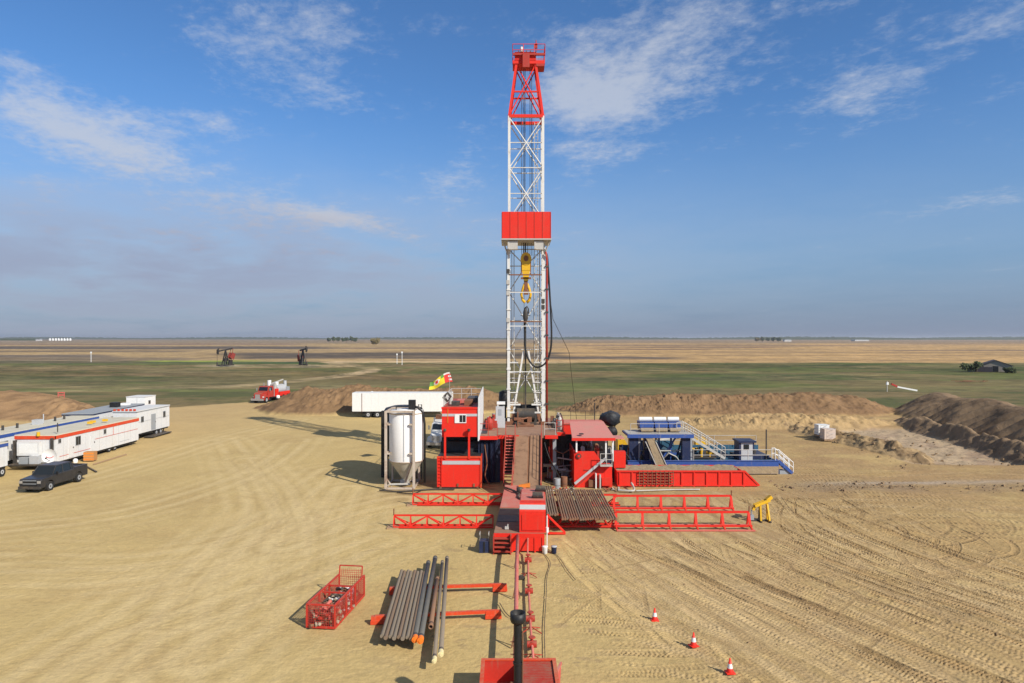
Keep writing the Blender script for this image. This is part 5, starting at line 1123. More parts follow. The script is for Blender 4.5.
# cuttings bin
r = T('cuttings_bin', 'long low red bin with ribs and sloped end full of mud', 'bin', (0, 59.6, 0))
xa, xb, xc = X_(617.5,59.6), X_(745,59.6), X_(758.5,59.6)
f = MB(); f.prism([(xa,.1),(xc,.1),(xb,1.3),(xa,1.3)], 'y', 0, .08); f.prism([(xa,.1),(xc,.1),(xb,1.3),(xa,1.3)], 'y', 3.2, 3.28); f.box((xa,.08,.1),(xa+.08,3.2,1.3)); f.prism([(xb,1.3),(xc,.1),(xc-.1,.1),(xb-.1,1.3)], 'y', .081, 3.199); f.build('bin_shell', 'red', r)
f = MB()
n = 11
for k in range(n): x = xa+.2+(xb-xa-.3)*k/(n-1); f.box((x-.06,-.09,.0),(x+.06,-.003,1.34))
f.box((xa-.05,-.12,1.3),(xb,.1,1.42)); f.beam((xb,0,1.36),(xc+.1,0,.12),.14,.12); f.beam((xa,-.05,.12),(xc,-.05,.12),.14,.1); f.build('rib', 'red', r)
f = MB(); g0, g1 = X_(639,59.6), X_(673,59.6)
for k in range(5): f.beam((g0,-.16,.3+k*.25),(g1,-.16,.3+k*.25),.06)
for k in range(9): f.beam((g0+(g1-g0)*k/8,-.2,.15),(g0+(g1-g0)*k/8,-.2,1.4),.05)
f.build('grating', 'rust', r)
o = MB(); 
nx, ny = 60, 14
vs = [(xa+.1+(xb-xa-.1)*i/nx, .1+3.05*j/ny, 1.12+.10*(random.random()-.5)+.05*math.sin(i*.5+j*.4)+.20*(j/ny)) for i in range(nx+1) for j in range(ny+1)]
o.add(vs, [(i*(ny+1)+j,(i+1)*(ny+1)+j,(i+1)*(ny+1)+j+1,i*(ny+1)+j+1) for i in range(nx) for j in range(ny)], 'mud', True); o = o.build('mud_cuttings', None); o.location = (0,59.6,0); tag(o, 'tan drill cuttings heaped in the long red bin', 'mud', None, 'stuff')
hose([(8.9,57.4,.2),(10.2,57.2,.2),(10.3,58.8,.5),(10.5,59.2,.2)], .09, 'pale_steel', 'discharge_hose', 'pale bent hose in front of the red bin corner')
hose([(10.4,57.4,.15),(13.6,57.9,.12),(16,58.1,.1)], .06, 'pale_steel', 'discharge_hose', 'pale straight hose lying along the foot of the red bin')
# ---- white trailer, white truck
def wheel(root, x, y, rr, w, axis='y', rimc='silver'):
    o = MB(); v = Vector((0,w/2,0)) if axis == 'y' else Vector((w/2,0,0)); c = Vector((x,y,rr)); o.cyl(c-v, c+v, rr, 20, 'tyre'); o = o.build('wheel', None, root)
    f = MB(); f.cyl(c-v*1.04, c+v*1.04, rr*.5, 14, rimc); f.cyl(c-v*1.07, c+v*1.07, rr*.2, 8, 'dark_steel'); f.build('rim', None, o); return o
r = T('semi_trailer', 'long plain white box trailer parked before the dirt bank', 'trailer', (-26.0, 111, 0))
f = MB(); f.box((0,0,1.05),(16.2,2.6,4.08)); f.build('trailer_box', 'white_trailer', r)
f = MB(); 
for x in np.arange(.8, 16, 1.2): f.box((x-.015,-.02,1.2),(x+.015,-.003,4.0))
f.box((1.55,-.05,1.0),(1.62,-.002,4.0),'rust'); f.build('side_post', 'white_trailer', r)
f = MB(); f.box((0,.02,.95),(16.2,2.58,1.047)); f.box((1.5,.3,.6),(5.4,2.3,.95)); f.beam((9.8,.4,0),(9.8,.4,1),.15); f.beam((9.8,2.2,0),(9.8,2.2,1),.15); f.build('chassis', 'black', r)
for x in (2.6,4.1):
    for y in (.25,2.35): wheel(r, x, y, .52, .5)
f = MB(); f.box((-.02,.15,1.15),(-.002,2.45,4.0)); f.build('rear_door', 'white_camp', r)
def big_truck(root, L, cab, colcab, rear):
    """heading -Y at the origin, front bumper at y=0"""
    f = MB(); f.prism([(0,.75),(0,1.55),(.25,1.75),(1.7,1.95),(1.7,.75)], 'x', -.72, .72, colcab); f.build('hood', None, root)
    f = MB(); f.add([(-1.0,1.7,.9),(1.0,1.7,.9),(1.0,3.5,.9),(-1.0,3.5,.9),(-.98,1.7,1.95),(.98,1.7,1.95),(1.0,3.5,1.95),(-1.0,3.5,1.95),(-.9,2.05,2.75),(.9,2.05,2.75),(.92,3.5,2.8),(-.92,3.5,2.8)], [(0,3,2,1),(0,1,5,4),(1,2,6,5),(2,3,7,6),(3,0,4,7),(4,5,9,8),(5,6,10,9),(6,7,11,10),(7,4,8,11),(8,9,10,11)], colcab); cabo = f.build('cab', None, root)
    f = MB(); f.add([(-.85,1.71,2.03),(.85,1.71,2.03),(.8,1.96,2.66),(-.8,1.96,2.66)], [(0,1,2,3)]); f.v = [(a, b-.012, c) for a, b, c in f.v]; f.build('windscreen', 'glass', cabo)
    for sx in (-1,1): f = MB(); f.add([(sx*1.0,2.05,2.02),(sx*1.0,3.0,2.02),(sx*.94,3.0,2.6),(sx*.925,2.25,2.6)], [(0,1,2,3)]); f.v = [(a+sx*.02,b,c) for a,b,c in f.v]; f.build('side_window', 'glass', cabo)
    f = MB(); f.box((-.45,-.03,.8),(.45,-.002,1.5)); f.build('grille', 'chrome', root)
    f = MB(); f.box((-1.15,-.25,.45),(1.15,-.031,.8)); f.build('bumper', 'chrome', root)
    for sx in (-1,1):
        f = MB(); f.prism([(.3,.5),(.3,1.0),(.7,1.3),(1.4,1.3),(1.75,.9),(1.75,.5)], 'x', sx*.73, sx*1.14, colcab); f.build('fender', None, root)
        f = MB(); f.box((sx*.75,.26,.95),(sx*1.05,.296,1.15)); f.build('headlight', 'plastic_white', root)
        f = MB(); f.cyl((sx*1.0,3.65,.9),(sx*1.0,3.65,3.3),.08,8); f.build('exhaust_stack', 'chrome', root)
        f = MB(); f.box((sx*1.2,1.8,2.0),(sx*1.35,1.9,2.5)); f.beam((sx*1.0,1.85,2.3),(sx*1.3,1.85,2.3),.04); f.build('mirror', 'chrome', root)
        wheel(root, sx*.98, 1.0, .52, .32, 'x')
        for y in (L-1.2, L-2.6): wheel(root, sx*.9, y, .52, .5, 'x')
    f = MB(); f.box((-.45,.4,.55),(.45,L,.85)); f.build('chassis', 'dark_steel', root)
r = T('white_truck', 'white heavy truck facing forward between silo and red cabin', 'truck', (X_(432.5,80)+.4, 80.0, 0), R(-6))
big_truck(r, 9.5, 0, 'white', 0)
f = MB(); f.box((-1.2,4.0,.95),(1.2,9.3,3.0),'white_camp'); f.build('service_body', None, r)
f = MB(); f.box((-.9,4.0,3.0),(-.2,5,3.5),'rust'); f.cyl((.3,4.2,3.0),(.3,6.5,3.8),.12,8,'crate_wood'); f.beam((.8,4.0,3.1),(.2,7.0,3.7),.15,.15,'pale_steel'); f.build('roof_load', None, r)
r = T('red_vacuum_truck', 'red and silver vacuum tank truck at the pad edge', 'truck', (*W(257.5,403.5),.05), R(-11)); r.scale = (1.15,)*3
big_truck(r, 9.2, 0, 'red_worn', 0)
f = MB(); f.cyl((0,5.2,2.0),(0,8.0,2.0),.85,20,'silver'); f.cyl((0,6.2,2.8),(0,6.2,3.3),.35,12,'plastic_white'); f.box((-.9,8.05,1.1),(.9,9.2,2.3),'grey_steel'); f.cyl((.3,8.6,2.3),(.3,8.6,3.4),.3,12,'silver'); f.beam((-.8,5.0,2.9),(-.2,8.8,3.6),.18,.18,'pale_steel'); f.build('tank', None, r)
f = MB(); f.box((-1.1,3.9,.85),(1.1,5.0,2.2),'red'); f.cyl((-.4,4.4,2.2),(-.4,4.4,3.7),.35,12,'plastic_white'); f.box((.2,4.0,2.2),(.8,4.8,3.2),'pale_steel'); f.build('blower', None, r)
f = MB(); f.box((-1.15,5.1,.85),(1.15,9.3,1.1)); f.box((-1.2,5.3,1.1),(-1.05,8.8,1.6)); f.box((1.05,5.3,1.1),(1.2,8.8,1.6)); f.build('fender_rail', 'red', r)

# ---- camp trailers
def camp(name, label, x1, w, y0, L, zt, trim, band, wins, doors, z0=.8, rz=0.0, wall='white_camp', roof='camp_roof'):
    r = T(name, label, 'camp trailer', (x1, y0, 0), rz, 'white camp trailers parked in rows')
    f = MB(); f.box((-w,0,z0),(0,L,zt)); f.build('wall', wall, r)
    rf = MB(); rf.box((-w-.06,-.06,zt+.003),(.06,L+.06,zt+.10)); rf = rf.build('roof', roof, r)
    f = MB(); f.box((.004,-.08,zt-band),(.05,L+.05,zt+.0),trim); f.box((-w-.05,-.08,zt-band),(.05,-.004,zt+.0),trim); f.build('roof_trim', None, r)
    f = MB()
    for y in np.arange(1.2, L, 1.22): f.box((.003,y-.012,z0+.02),(.012,y+.012,zt-band-.01))
    f.build('wall_seam', 'silver', r)
    for (y, z, a, b_) in wins:
        o = MB(); o.box((.006,y,z),(.04,y+a,z+b_)); o = o.build('window', 'silver', r); g_ = MB(); g_.box((.041,y+.06,z+.06),(.05,y+a*.5-.02,z+b_-.06)); g_.box((.041,y+a*.5+.02,z+.06),(.05,y+a-.06,z+b_-.06)); g_.build('pane', 'glass', o)
    for (y, a) in doors:
        o = MB(); o.box((.006,y,z0+.1),(.045,y+a,z0+2.15)); o = o.build('door', 'grey_steel' if a > .95 else wall, r); g_ = MB(); g_.box((.046,y+a-.14,z0+1.0),(.09,y+a-.06,z0+1.15)); g_.build('handle', 'dark_steel', o)
    f = MB(); f.box((-w+.15,.1,z0-.22),(-.15,L-.1,z0-.003)); f.build('chassis', 'black', r)
    for y in (L*.62, L*.62+1.1):
        for x in (-.3,-w+.3): wheel(r, x, y, .42, .28, 'x')
    for y in (1.0, L-1.0): f = MB(); f.beam((-.3,y,0),(-.3,y,z0-.2),.1); f.beam((-w+.3,y,0),(-w+.3,y,z0-.2),.1); f.build('jack_leg', 'dark_steel', r)
    return r, rf
r, rf = camp('camp_trailer', 'white camp trailer with orange stripe, closest behind the pickup', X_(55,68.3)+.0, 4.0, 68.3, 15.2, 3.2, 'orange_red', .34, [(3.1,1.7,.9,1.0),(8.0,2.2,.55,.6),(.35,2.35,.5,.5)], [(2.0,.8),(5.6,.8)], .55)
f = MB(); f.box((.014,5.9,1.9),(.03,15,1.94),'orange_red'); f.box((.014,.6,1.0),(.03,5.9,1.04),'orange_red'); f.box((.014,9.9,1.9),(.03,9.94,2.9),'orange_red'); f.box((.014,11.2,.9),(.03,13.2,.94),'silver'); f.build('wall_line', None, r)
f = MB(); f.box((-3.5,-.5,1.3),(-1.3,-.1,2.65),'white_camp'); f.box((-3.3,-.52,1.5),(-1.5,-.503,2.5),'plastic_white'); f.box((-3.8,-1.3,.4),(-.4,-.1,.55),'dark_steel'); f.box((-2.0,-.9,.55),(-1.1,-.5,1.3),'silver'); f.box((-3.0,-.95,.55),(-2.2,-.52,1.2),'grey_steel'); f.box((-.35,-.25,.9),(-.1,-.09,3.0),'dark_steel'); f.box((-3.9,-.5,.3),(-3.75,-.1,2.8),'dark_steel'); f.build('end_unit', None, r)
f = MB(); f.cyl((-1.6,-.15,3.2),(-1.6,-.15,3.6),.16,10,'yellow'); f.build('beacon', None, r)
for y in (.8,): f = MB(); f.cyl((-.3,y,3.45),(-.3,y,4.4),.05,6); f.cyl((-.6,y,4.1),(-.1,y,4.1),.04,6); f.build('roof_antenna', 'dark_steel', rf)
for (x, y) in ((-1.5,7.5),(-1.8,8.5),(-1.2,9.8)): f = MB(); f.box((x,y,3.45),(x+.5,y+.3,3.7),'yellow'); f.build('roof_vent', None, rf)
r, rf = camp('camp_trailer', 'white camp trailer with blue stripe and tan roof behind the orange striped one', X_(0,67)+.5, 3.3, 66.0, 18.0, 3.35, 'blue', .32, [(2,1.8,.9,.9),(9,1.8,.9,.9)], [(5,.8)], .6)
r.location.x = -50.9
for k, y in enumerate((3.5,4.6,6.4,9.8,12.4,14.3)): f = MB(); f.cyl((-1.6-.2*(k % 2),y,3.45),(-1.6-.2*(k % 2),y,3.95),.12,8); f.build('roof_vent', 'dark_steel', rf)
f = MB(); f.box((-1.9,9.0,3.45),(-1.2,9.8,4.0)); f.cyl((-1.5,10.3,3.5),(-1.5,10.3,4.5),.06,6); f.build('cooling_unit', 'silver', rf)
r, rf = camp('camp_trailer', 'square white camp trailer with grey double door, standing nearest the open sand', -47.3, 3.0, 86.0, 8.2, 3.7, 'grey_steel', .10, [(.9,2.2,.7,.8),(6.4,2.2,.7,.9)], [(3.4,1.1)], .85, 0, 'white_camp', 'white_camp')
f = MB(); f.box((.014,.1,2.3),(.03,8,2.35)); f.build('wall_line', 'silver', r)
f = MB(); f.box((-1.0,-.5,1.3),(-.3,-.01,2.3)); f.cyl((-.9,-.6,.5),(-.5,-.6,.5),.3,10); f.build('end_unit', 'grey_steel', r)
f = MB()
for k in range(6): f.box((-2.9+k*.5,-.1,3.81),(-2.6+k*.5,.0,4.05))
f.build('roof_rail_block', 'orange_red', rf)
f = MB(); f.box((-.2,2,.15),(.9,7,.28)); f.beam((.9,2.2,.2),(1.0,6.4,.3),.08); f.build('folded_steps', 'dark_steel', r)
r, rf = camp('camp_trailer', 'white camp trailer with flat grey roof at the back of the row', -52.0, 3.6, 84.5, 13, 3.55, 'blue_dark', .14, [(4.2,1.9,1.0,.9)], [(7,.9)], .8, R(2.5), 'white_camp', 'grey_roof')
for (y, c) in ((7.5,'black'),(10.2,'plastic_white')): f = MB(); f.box((-1.9,y,3.66),(-.9,y+.9,3.95 if c != 'black' else 4.3)); f.build('roof_vent', c, rf)
r, rf = camp('camp_trailer', 'white trailer cut by the frame edge in front of the blue stripe', -47.7, 3.4, 60.4, 4.1, 3.1, 'blue', .3, [], [], .95)
r = T('utility_shed', 'tall plain white box shed rising at the far end of the camp', 'shed', (-54.9, 99.5, 0))
f = MB(); f.box((-1.35,0,.3),(1.35,3.0,4.35)); f.box((.2,-.02,.4),(.24,-.003,4.4),'silver'); f.build('shed_wall', 'white_trailer', r)
f = MB(); f.box((-1.4,-.05,4.353),(1.4,3.05,4.45)); f.build('roof', 'white_camp', r)
f = MB(); f.box((1.353,1.0,3.3),(1.41,1.5,3.8)); f.build('vent', 'dark_steel', r)
r = T('red_tank', 'small dark red tank behind the white shed', 'tank', (-52.6, 102, 0)); f = MB(); f.cyl((-.9,0,2.6),(1.2,0,2.6),.45,14); f.build('tank_shell', 'red_worn', r); f = MB(); f.beam((-.5,0,0),(-.5,0,2.3),.1); f.beam((.8,0,0),(.8,0,2.3),.1); f.build('stand', 'rust', r)
# dish
r = T('satellite_dish', 'round white satellite dish with red arc beside the pickup', 'satellite dish', (X_(50,65.2), 65.0, 0), R(8))
f = MB(); f.v = []; n = 28
c0 = Vector((0,0,1.75)); vs = [c0+Vector((0,.22,0))]; 
for k, (rr, yy) in enumerate(((.25,.2),(.5,.12),(.66,.02))):
    for i in range(n): a = 2*math.pi*i/n; vs.append(c0+Vector((rr*math.cos(a),yy,rr*math.sin(a))))
fs = [(0,1+i,1+(i+1) % n) for i in range(n)]+[(1+k*n+i,1+k*n+(i+1) % n,1+(k+1)*n+(i+1) % n,1+(k+1)*n+i) for k in range(2) for i in range(n)]
f.add(vs, fs, None, True); f.add([(p[0],p[1]+.03,p[2]) for p in vs], fs, None, True); f.build('dish', 'plastic_white', r)
f = MB(); f.tube([c0+Vector((.38*math.cos(a),.13,.12+.38*math.sin(a)*.8)) for a in np.linspace(-2.6,-.5,12)], .022, 5); f.build('red_arc', 'flag_red', r)
f = MB(); f.cyl((0,.3,0),(0,.3,1.7),.06,8); f.beam((0,.25,1.2),(0,-.55,1.6),.04); f.box((-.06,-.62,1.55),(.06,-.5,1.7)); f.beam((-.5,.3,.03),(.5,.3,.03),.08); f.build('mount', 'dark_steel', r)
r = T('wooden_crate', 'orange brown crate beside the orange striped trailer', 'crate', (*W(90,461),0), R(8))
f = MB(); f.box((-.5,-.4,.08),(.5,.4,1.0)); f.build('crate_body', 'crate_wood', r)
f = MB()
for z in (.2,.5,.8): f.box((-.52,-.42,z),(.52,-.402,z+.1))
f.build('batten', 'orange', r)
for (p, q, lb) in (((93,465),(126,455),'longer brown timber lying on the sand by the crate'),((84,466),(96,472.5),'short dark timber lying behind the pickup')):
    a, b_ = W(*p), W(*q); f = MB(); f.beam((*a,.06),(*b_,.06),.14,.1); o = f.build('timber', 'wood' if p[0] == 93 else 'dark_steel'); tag(o, lb, 'timber')
f = MB(); f.lathe([(.2,0),(.24,.05),(.22,.35),(.1,.45)], n=12); o = f.build('white_jug', 'plastic_white'); o.location = (*W(75,463),0); tag(o, 'small white jug standing behind the pickup', 'jug')
# ---- rails and pipes on the blue tanks
hose([(X_(640,64.7),64.6,1.5),(X_(644,64.6),64.2,2.6),(X_(652,64.6),64.5,2.9),(X_(657,64.7),64.9,1.6)], .07, 'black', 'tank_hose', 'black hose looping between the blue platform columns')
hose([(X_(662,65),65.2,1.2),(X_(668,65),64.7,2.1),(X_(676,65),64.9,1.7),(X_(681,65),65.4,1.0)], .06, 'pale_steel', 'tank_hose', 'pale hose arched beside the inner platform column')
hose([(X_(616,62),62.2,.3),(X_(620,63),63.0,1.8),(X_(625,64),64,2.2),(X_(630,65),65,1.4)], .09, 'dark_steel', 'tank_hose', 'thick dark hose from the mixing house to the mud tank')
# ---- pickup
r = T('pickup_truck', 'dark grey four door pickup parked beside the camp trailers', 'pickup truck', (*W(49,491.5),0), R(-2))
# local: front at y=-.9, heading -Y, origin under the left-front wheel; x from -1.9..0
cx = -.95
prof = [(-.95,.45),(-.98,.75),(-.95,1.0),(-.85,1.12),(.55,1.22),(.75,1.24),(4.85,1.26),(4.95,1.2),(4.97,.5),(4.5,.45)]
def arch(yc, rr=.52): return [(yc+rr*math.cos(t), .42+rr*math.sin(t)) for t in np.linspace(0.05, math.pi-.05, 9)]
poly = [(-.95,.42)]+[(-1.0,.75),(-.99,1.08),(-.90,1.2),(.55,1.32),(4.88,1.36),(4.97,1.28),(4.97,.48)]+arch(3.75)+arch(.10)
f = MB(); f.prism(poly, 'x', cx-.95, cx+.95); body = f.build('body', 'grey_paint', r, .10)
def greenhouse(y0, y1, y2, y3, zb_, zt_, wb, wt, inset=0.0):
    return [(cx-wb,y0,zb_),(cx+wb,y0,zb_),(cx+wb,y3,zb_),(cx-wb,y3,zb_),(cx-wt,y1,zt_),(cx+wt,y1,zt_),(cx+wt,y2,zt_),(cx-wt,y2,zt_)]
BF = [(0,3,2,1),(4,5,6,7),(0,1,5,4),(1,2,6,5),(2,3,7,6),(3,0,4,7)]
f = MB(); f.add(greenhouse(.45,1.05,2.95,3.12,1.3,1.98,.88,.74), BF, 'glass'); gh = f.build('windows', None, r)
f = MB(); f.add(greenhouse(1.0,1.1,2.92,3.0,1.94,2.02,.79,.72), BF)
for sx in (-1,1):
    for (a, b_) in (((.43,1.3),(1.03,1.98)),((1.75,1.3),(1.82,1.98)),((3.12,1.3),(2.97,1.98)),((2.85,1.3),(2.80,1.98))): f.beam((cx+sx*.89,a[0],a[1]),(cx+sx*.755,b_[0],b_[1]),.05,.10)
f.build('cab_roof', 'grey_paint', r, .02)
f = MB(); f.box((cx-.78,3.2,1.362),(cx+.78,4.8,1.38)); f.build('bed_floor', 'black', r)
f = MB()
for sx in (-1,1): f.box((cx+sx*.8,3.15,1.35),(cx+sx*.94,4.93,1.46))
f.box((cx-.8,4.85,1.35),(cx+.8,4.95,1.46)); f.build('bed_rail', 'grey_paint', r)
f = MB(); f.box((cx-.60,-1.03,.66),(cx+.60,-.98,1.12),'black'); f.beam((cx-.58,-1.04,.84),(cx+.58,-1.04,.84),.03,.05,'grey_steel'); f.beam((cx-.58,-1.04,1.1),(cx+.58,-1.04,1.1),.03,.05,'grey_steel'); f.build('grille', None, r)
f = MB(); f.box((cx-.93,-1.12,.40),(cx+.93,-.96,.62)); f.build('bumper', 'dark_steel', r)
for sx in (-1,1):
    f = MB(); f.box((cx+sx*.62,-1.02,.86),(cx+sx*.92,-.96,1.08)); f.build('headlight', 'chrome', r)
    f = MB(); f.box((cx+sx*.9,4.96,.85),(cx+sx*.8,4.99,1.15)); f.build('tail_light', 'red_worn', r)
    f = MB(); f.box((cx+sx*1.12,.75,1.3),(cx+sx*.98,.85,1.55)); f.beam((cx+sx*.85,.82,1.35),(cx+sx*1.05,.8,1.38),.04); f.build('mirror', 'black', r)
    for y in (.10,3.75): wheel(r, cx+sx*.82, y, .43, .3, 'x', 'grey_steel')
    for (y) in (1.75,2.9): f = MB(); f.box((cx+sx*.958,y-.22,1.14),(cx+sx*.975,y-.05,1.18)); f.build('door_handle', 'black', r)
f = MB(); f.box((cx-.85,4.95,.45),(cx+.85,5.08,.62)); f.build('rear_bumper', 'silver', r)

# ---- far and right-hand things
for (px, c, lb) in ((822,'plastic_white','white caged tote standing behind the pinkish one'),(828,'bin_pink','pinkish tote standing out on the sand near the pit')):
    d = 85.6 if c == 'bin_pink' else 87.6; r = T('tote_tank', lb, 'tote', (X_(px,d), d, gz(X_(px,d), d))); r.scale = (1.25,)*3
    f = MB(); f.box((-.55,-.5,.14),(.55,.5,1.15)); f.build('tote_body', c, r); f = MB(); f.box((-.58,-.54,0),(.58,.54,.12)); f.build('pallet', 'wood', r)
    f = MB(); 
    for z in (.35,.7,1.1): f.ring((0,0,z),(0,0,z+.03),.84,.82,4)
    f.v = [(x*.71-y*.71, x*.71+y*.71, z) for x, y, z in f.v]; f.build('cage', 'silver', r)
def pumpjack(px, d, flip, label, up):
    r = T('pump_jack', label, 'pump jack', (X_(px,d), d, .3), R(58 if flip > 0 else -50), 'two pump jacks on the far lease'); r.scale = (1.12,)*3
    s_ = flip
    f = MB(); f.beam((-3.2,0,.3),(3.6,0,.3),1.2,.5); f.build('base', 'far_black', r)
    f = MB(); f.beam((-1.1*s_,-.9,.3),(0,-.15,6.2),.3); f.beam((-1.1*s_,.9,.3),(0,.15,6.2),.3); f.beam((1.2*s_,-.9,.3),(0,-.15,6.2),.3); f.beam((1.2*s_,.9,.3),(0,.15,6.2),.3); f.beam((.9*s_,0,2.4),(-.9*s_,0,2.4),.2,1.4); f.build('samson_post', 'far_black', r)
    f = MB(); f.beam((3.1*s_,0,6.5+up),(-3.2*s_,0,6.5-up),.4,.6); f.build('walking_beam', 'far_black', r)
    f = MB(); f.prism([(-3.1*s_,7.7-up),(-3.9*s_,7.0-up),(-3.9*s_,5.6-up),(-3.2*s_,5.2-up)], 'y', -.3, .3); f.build('horse_head', 'far_black', r)
    f = MB(); f.cyl((-3.8*s_,0,5.8-up),(-3.8*s_,0,.5),.07,6); f.cyl((-3.8*s_,0,.0),(-3.8*s_,0,1.6),.3,8); f.build('bridle', 'dark_steel', r)
    f = MB()
    for y in (-.8,.8): f.prism([(1.4*s_,3.0+up),(2.6*s_,4.9+up),(4.0*s_,4.3+up),(3.2*s_,1.9+up)], 'y', y-.15, y+.15); f.beam((2.1*s_,y*.9,2.2),(3.0*s_,y*.9,6.6+up),.14)
    f.build('counterweight', 'red_dark', r)
    f = MB(); f.box((1.6*s_,-.6,.5),(2.9*s_,.6,2.4)); f.build('gearbox', 'far_black', r)
pumpjack(225.5, 312, 1, 'pump jack with raised beam nearer the bright green strip', .5)
pumpjack(303, 318, -1, 'pump jack with dipped beam standing closer to the mast', -.4)
# barn with trees
d = 262; bx = X_(996,d); r = T('old_barn', 'old dark roofed barn standing in the field at the skyline edge', 'barn', (bx, d, 0), R(-30))
f = MB(); f.prism([(-5.2,0),(5.2,0),(5.2,2.3),(0,4.3),(-5.2,2.3)], 'y', 0, 9); f.build('barn_wall', 'barn_wall', r)
f = MB()
for s_ in (-1,1): f.add([(0,-.4,4.55),(s_*5.7,-.4,2.35),(s_*5.7,9.4,2.35),(0,9.4,4.55),(0,-.4,4.4),(s_*5.7,-.4,2.2),(s_*5.7,9.4,2.2),(0,9.4,4.4)], [(0,1,2,3),(7,6,5,4),(0,4,5,1),(1,5,6,2),(2,6,7,3),(3,7,4,0)])
f.build('roof', 'dark_building', r)
f = MB(); f.box((-1,-.06,0),(.8,-.005,2.2)); f.build('door', 'black', r)
f = MB(); f.box((-6.9,-3,0),(-1.5,-.3,1.9)); f.build('lean_to', 'dark_building', r)
for sx in (2.2,): f = MB(); f.box((sx,-.05,.9),(sx+1,-.004,1.8)); f.build('window', 'black', r)
def tree(name, label, cat, x, y, h, w, mat, seed, z=0.0, n=900, ls=.5, group=None):
    rg_ = random.Random(seed); r = T(name, label, cat, (x, y, z), 0, group)
    f = MB(); f.cyl((0,0,-.3),(0,0,h*.45),h*.035,7,None,h*.02)
    for k in range(5): a = rg_.random()*6.28; f.cyl((0,0,h*(.2+.06*k)),(math.cos(a)*w*.3,math.sin(a)*w*.3,h*(.5+.06*k)),h*.015,5,None,h*.006)
    f.build('trunk', 'bark', r)
    cl = [(rg_.uniform(-.32,.32)*w, rg_.uniform(-.32,.32)*w, h*rg_.uniform(.35,.82), w*rg_.uniform(.14,.26)) for _ in range(11)]
    vs, fs = [], []
    for k in range(n):
        c = cl[k % len(cl)]; u = Vector((rg_.gauss(0,1), rg_.gauss(0,1), rg_.gauss(0,.8))).normalized()*c[3]*rg_.uniform(.5,1.1)
        p = Vector((c[0],c[1],c[2]))+u; a = Vector((rg_.gauss(0,1),rg_.gauss(0,1),rg_.gauss(0,1))).normalized(); b_ = a.orthogonal().normalized(); s_ = ls*rg_.uniform(.5,1.2); i = len(vs)
        vs += [p-a*s_, p+b_*s_*.7, p+a*s_, p-b_*s_*.7]; fs.append((i,i+1,i+2,i+3))
    f = MB(); f.add(vs, fs); f.build('crown', mat, r); return r
for (px, dd, h_, w_, lb) in ((968,262,3.0,5,'low dark bush at the outer end of the barn hedge'),(977,262,3.8,6,'round dark bush hiding the barn corner'),(1010,254,1.7,4,'low bush in front of the barn door')):
    tree('bush', lb, 'bush', X_(px,dd), dd, h_, w_, 'tree_leaf', px, n=700, ls=.45)
tree('autumn_tree', 'lone olive yellow tree standing on the skyline', 'tree', X_(375,1250), 1250, 12, 17, 'tree_autumn', 5, n=1400, ls=1.1)
for k, px in enumerate((329,333,337,341,345,349,353)):
    tree('shelter_tree', 'dark distant tree in the shelter row on the skyline', 'tree', X_(px,2200), 2200+k*6, 14+3*(k % 3), 16, 'tree_leaf', 40+k, n=350, ls=2.2, group='shelter row trees left of the lone tree')
for k in range(8):
    px = 50+k*2.9; d = 3300; r = T('grain_bin', 'white grain bin in the distant row on the skyline', 'grain bin', (X_(px,d), d, 0), 0, 'row of grain bins on the skyline')
    f = MB(); f.lathe([(4.6,0),(4.6,9),(1,12.5)], n=14); f.build('bin_wall', 'white', r)
def farstead(px, d, w, h, lb, roofc='grey_roof'):
    r = T('farmhouse', lb, 'farmhouse', (X_(px,d), d, 0)); f = MB(); f.prism([(-w/2,0),(w/2,0),(w/2,h*.6),(-w/2,h*.6)], 'y', 0, w*.6); f.build('wall', 'white_camp', r); f = MB(); f.prism([(-w/2-1,h*.6),(w/2+1,h*.6),(w/2-3,h),(-w/2+3,h)], 'y', -1, w*.6+1); f.build('roof', roofc, r)
farstead(38, 3200, 22, 9, 'far pale farmhouse beside the row of grain bins')
farstead(788, 2600, 26, 8, 'far pale farmhouse at the end of the farm trees')
farstead(862, 2900, 60, 7, 'long low pale block standing in for a far dust plume')  # pale block in place of the distant dust plume
for k in range(9): tree('farm_tree', 'distant tree in the farm clump on the skyline', 'tree', X_(757+k*3.4,2500), 2500+(k*37 % 60), 13+5*((k*7) % 3)/2, 17, 'tree_leaf' if k % 3 else 'tree_autumn', 60+k, n=300, ls=2.4, group='farm clump trees right of the mast')
# far tree line on the horizon
def treeline(name, d, p0, p1, h0, seed, mat='tree_leaf'):
    rg_ = random.Random(seed); f = MB(); x = X_(p0,d); x1 = X_(p1,d); top = []; 
    n = int((x1-x)/14); vs = []
    pts = []
    for i in range(n+1):
        X0 = x+14*i; hh = h0*(.35+.65*abs(math.sin(i*.021+seed))*rg_.uniform(.5,1))+rg_.uniform(0,h0*.25); pts.append((X0, hh))
    for yy in (0, 60): vs += [(a, yy, -2) for a, b_ in pts]+[(a+rg_.uniform(-4,4), yy*.8, b_) for a, b_ in pts]
    m_ = n+1; fs = []
    for i in range(n): fs += [(i,i+1,m_+i+1,m_+i),(m_+i,m_+i+1,3*m_+i+1,3*m_+i)]
    f.add(vs, fs); o = f.build(name, mat); o.location.y = d; return o
for i, (d, p0, p1, h_, lb) in enumerate(((6500,540,1500,24,'dark distant wood along the skyline to the east'),(7500,-500,540,22,'faint distant wood along the skyline to the west'),(3600,-60,36,13,'dark distant wood beside the grain bins'),(5200,760,1400,15,'low hazy wood behind the pale plume block'))):
    tag(treeline('distant_woods', d, p0, p1, h_, i+1), lb, 'woods', None, 'stuff')
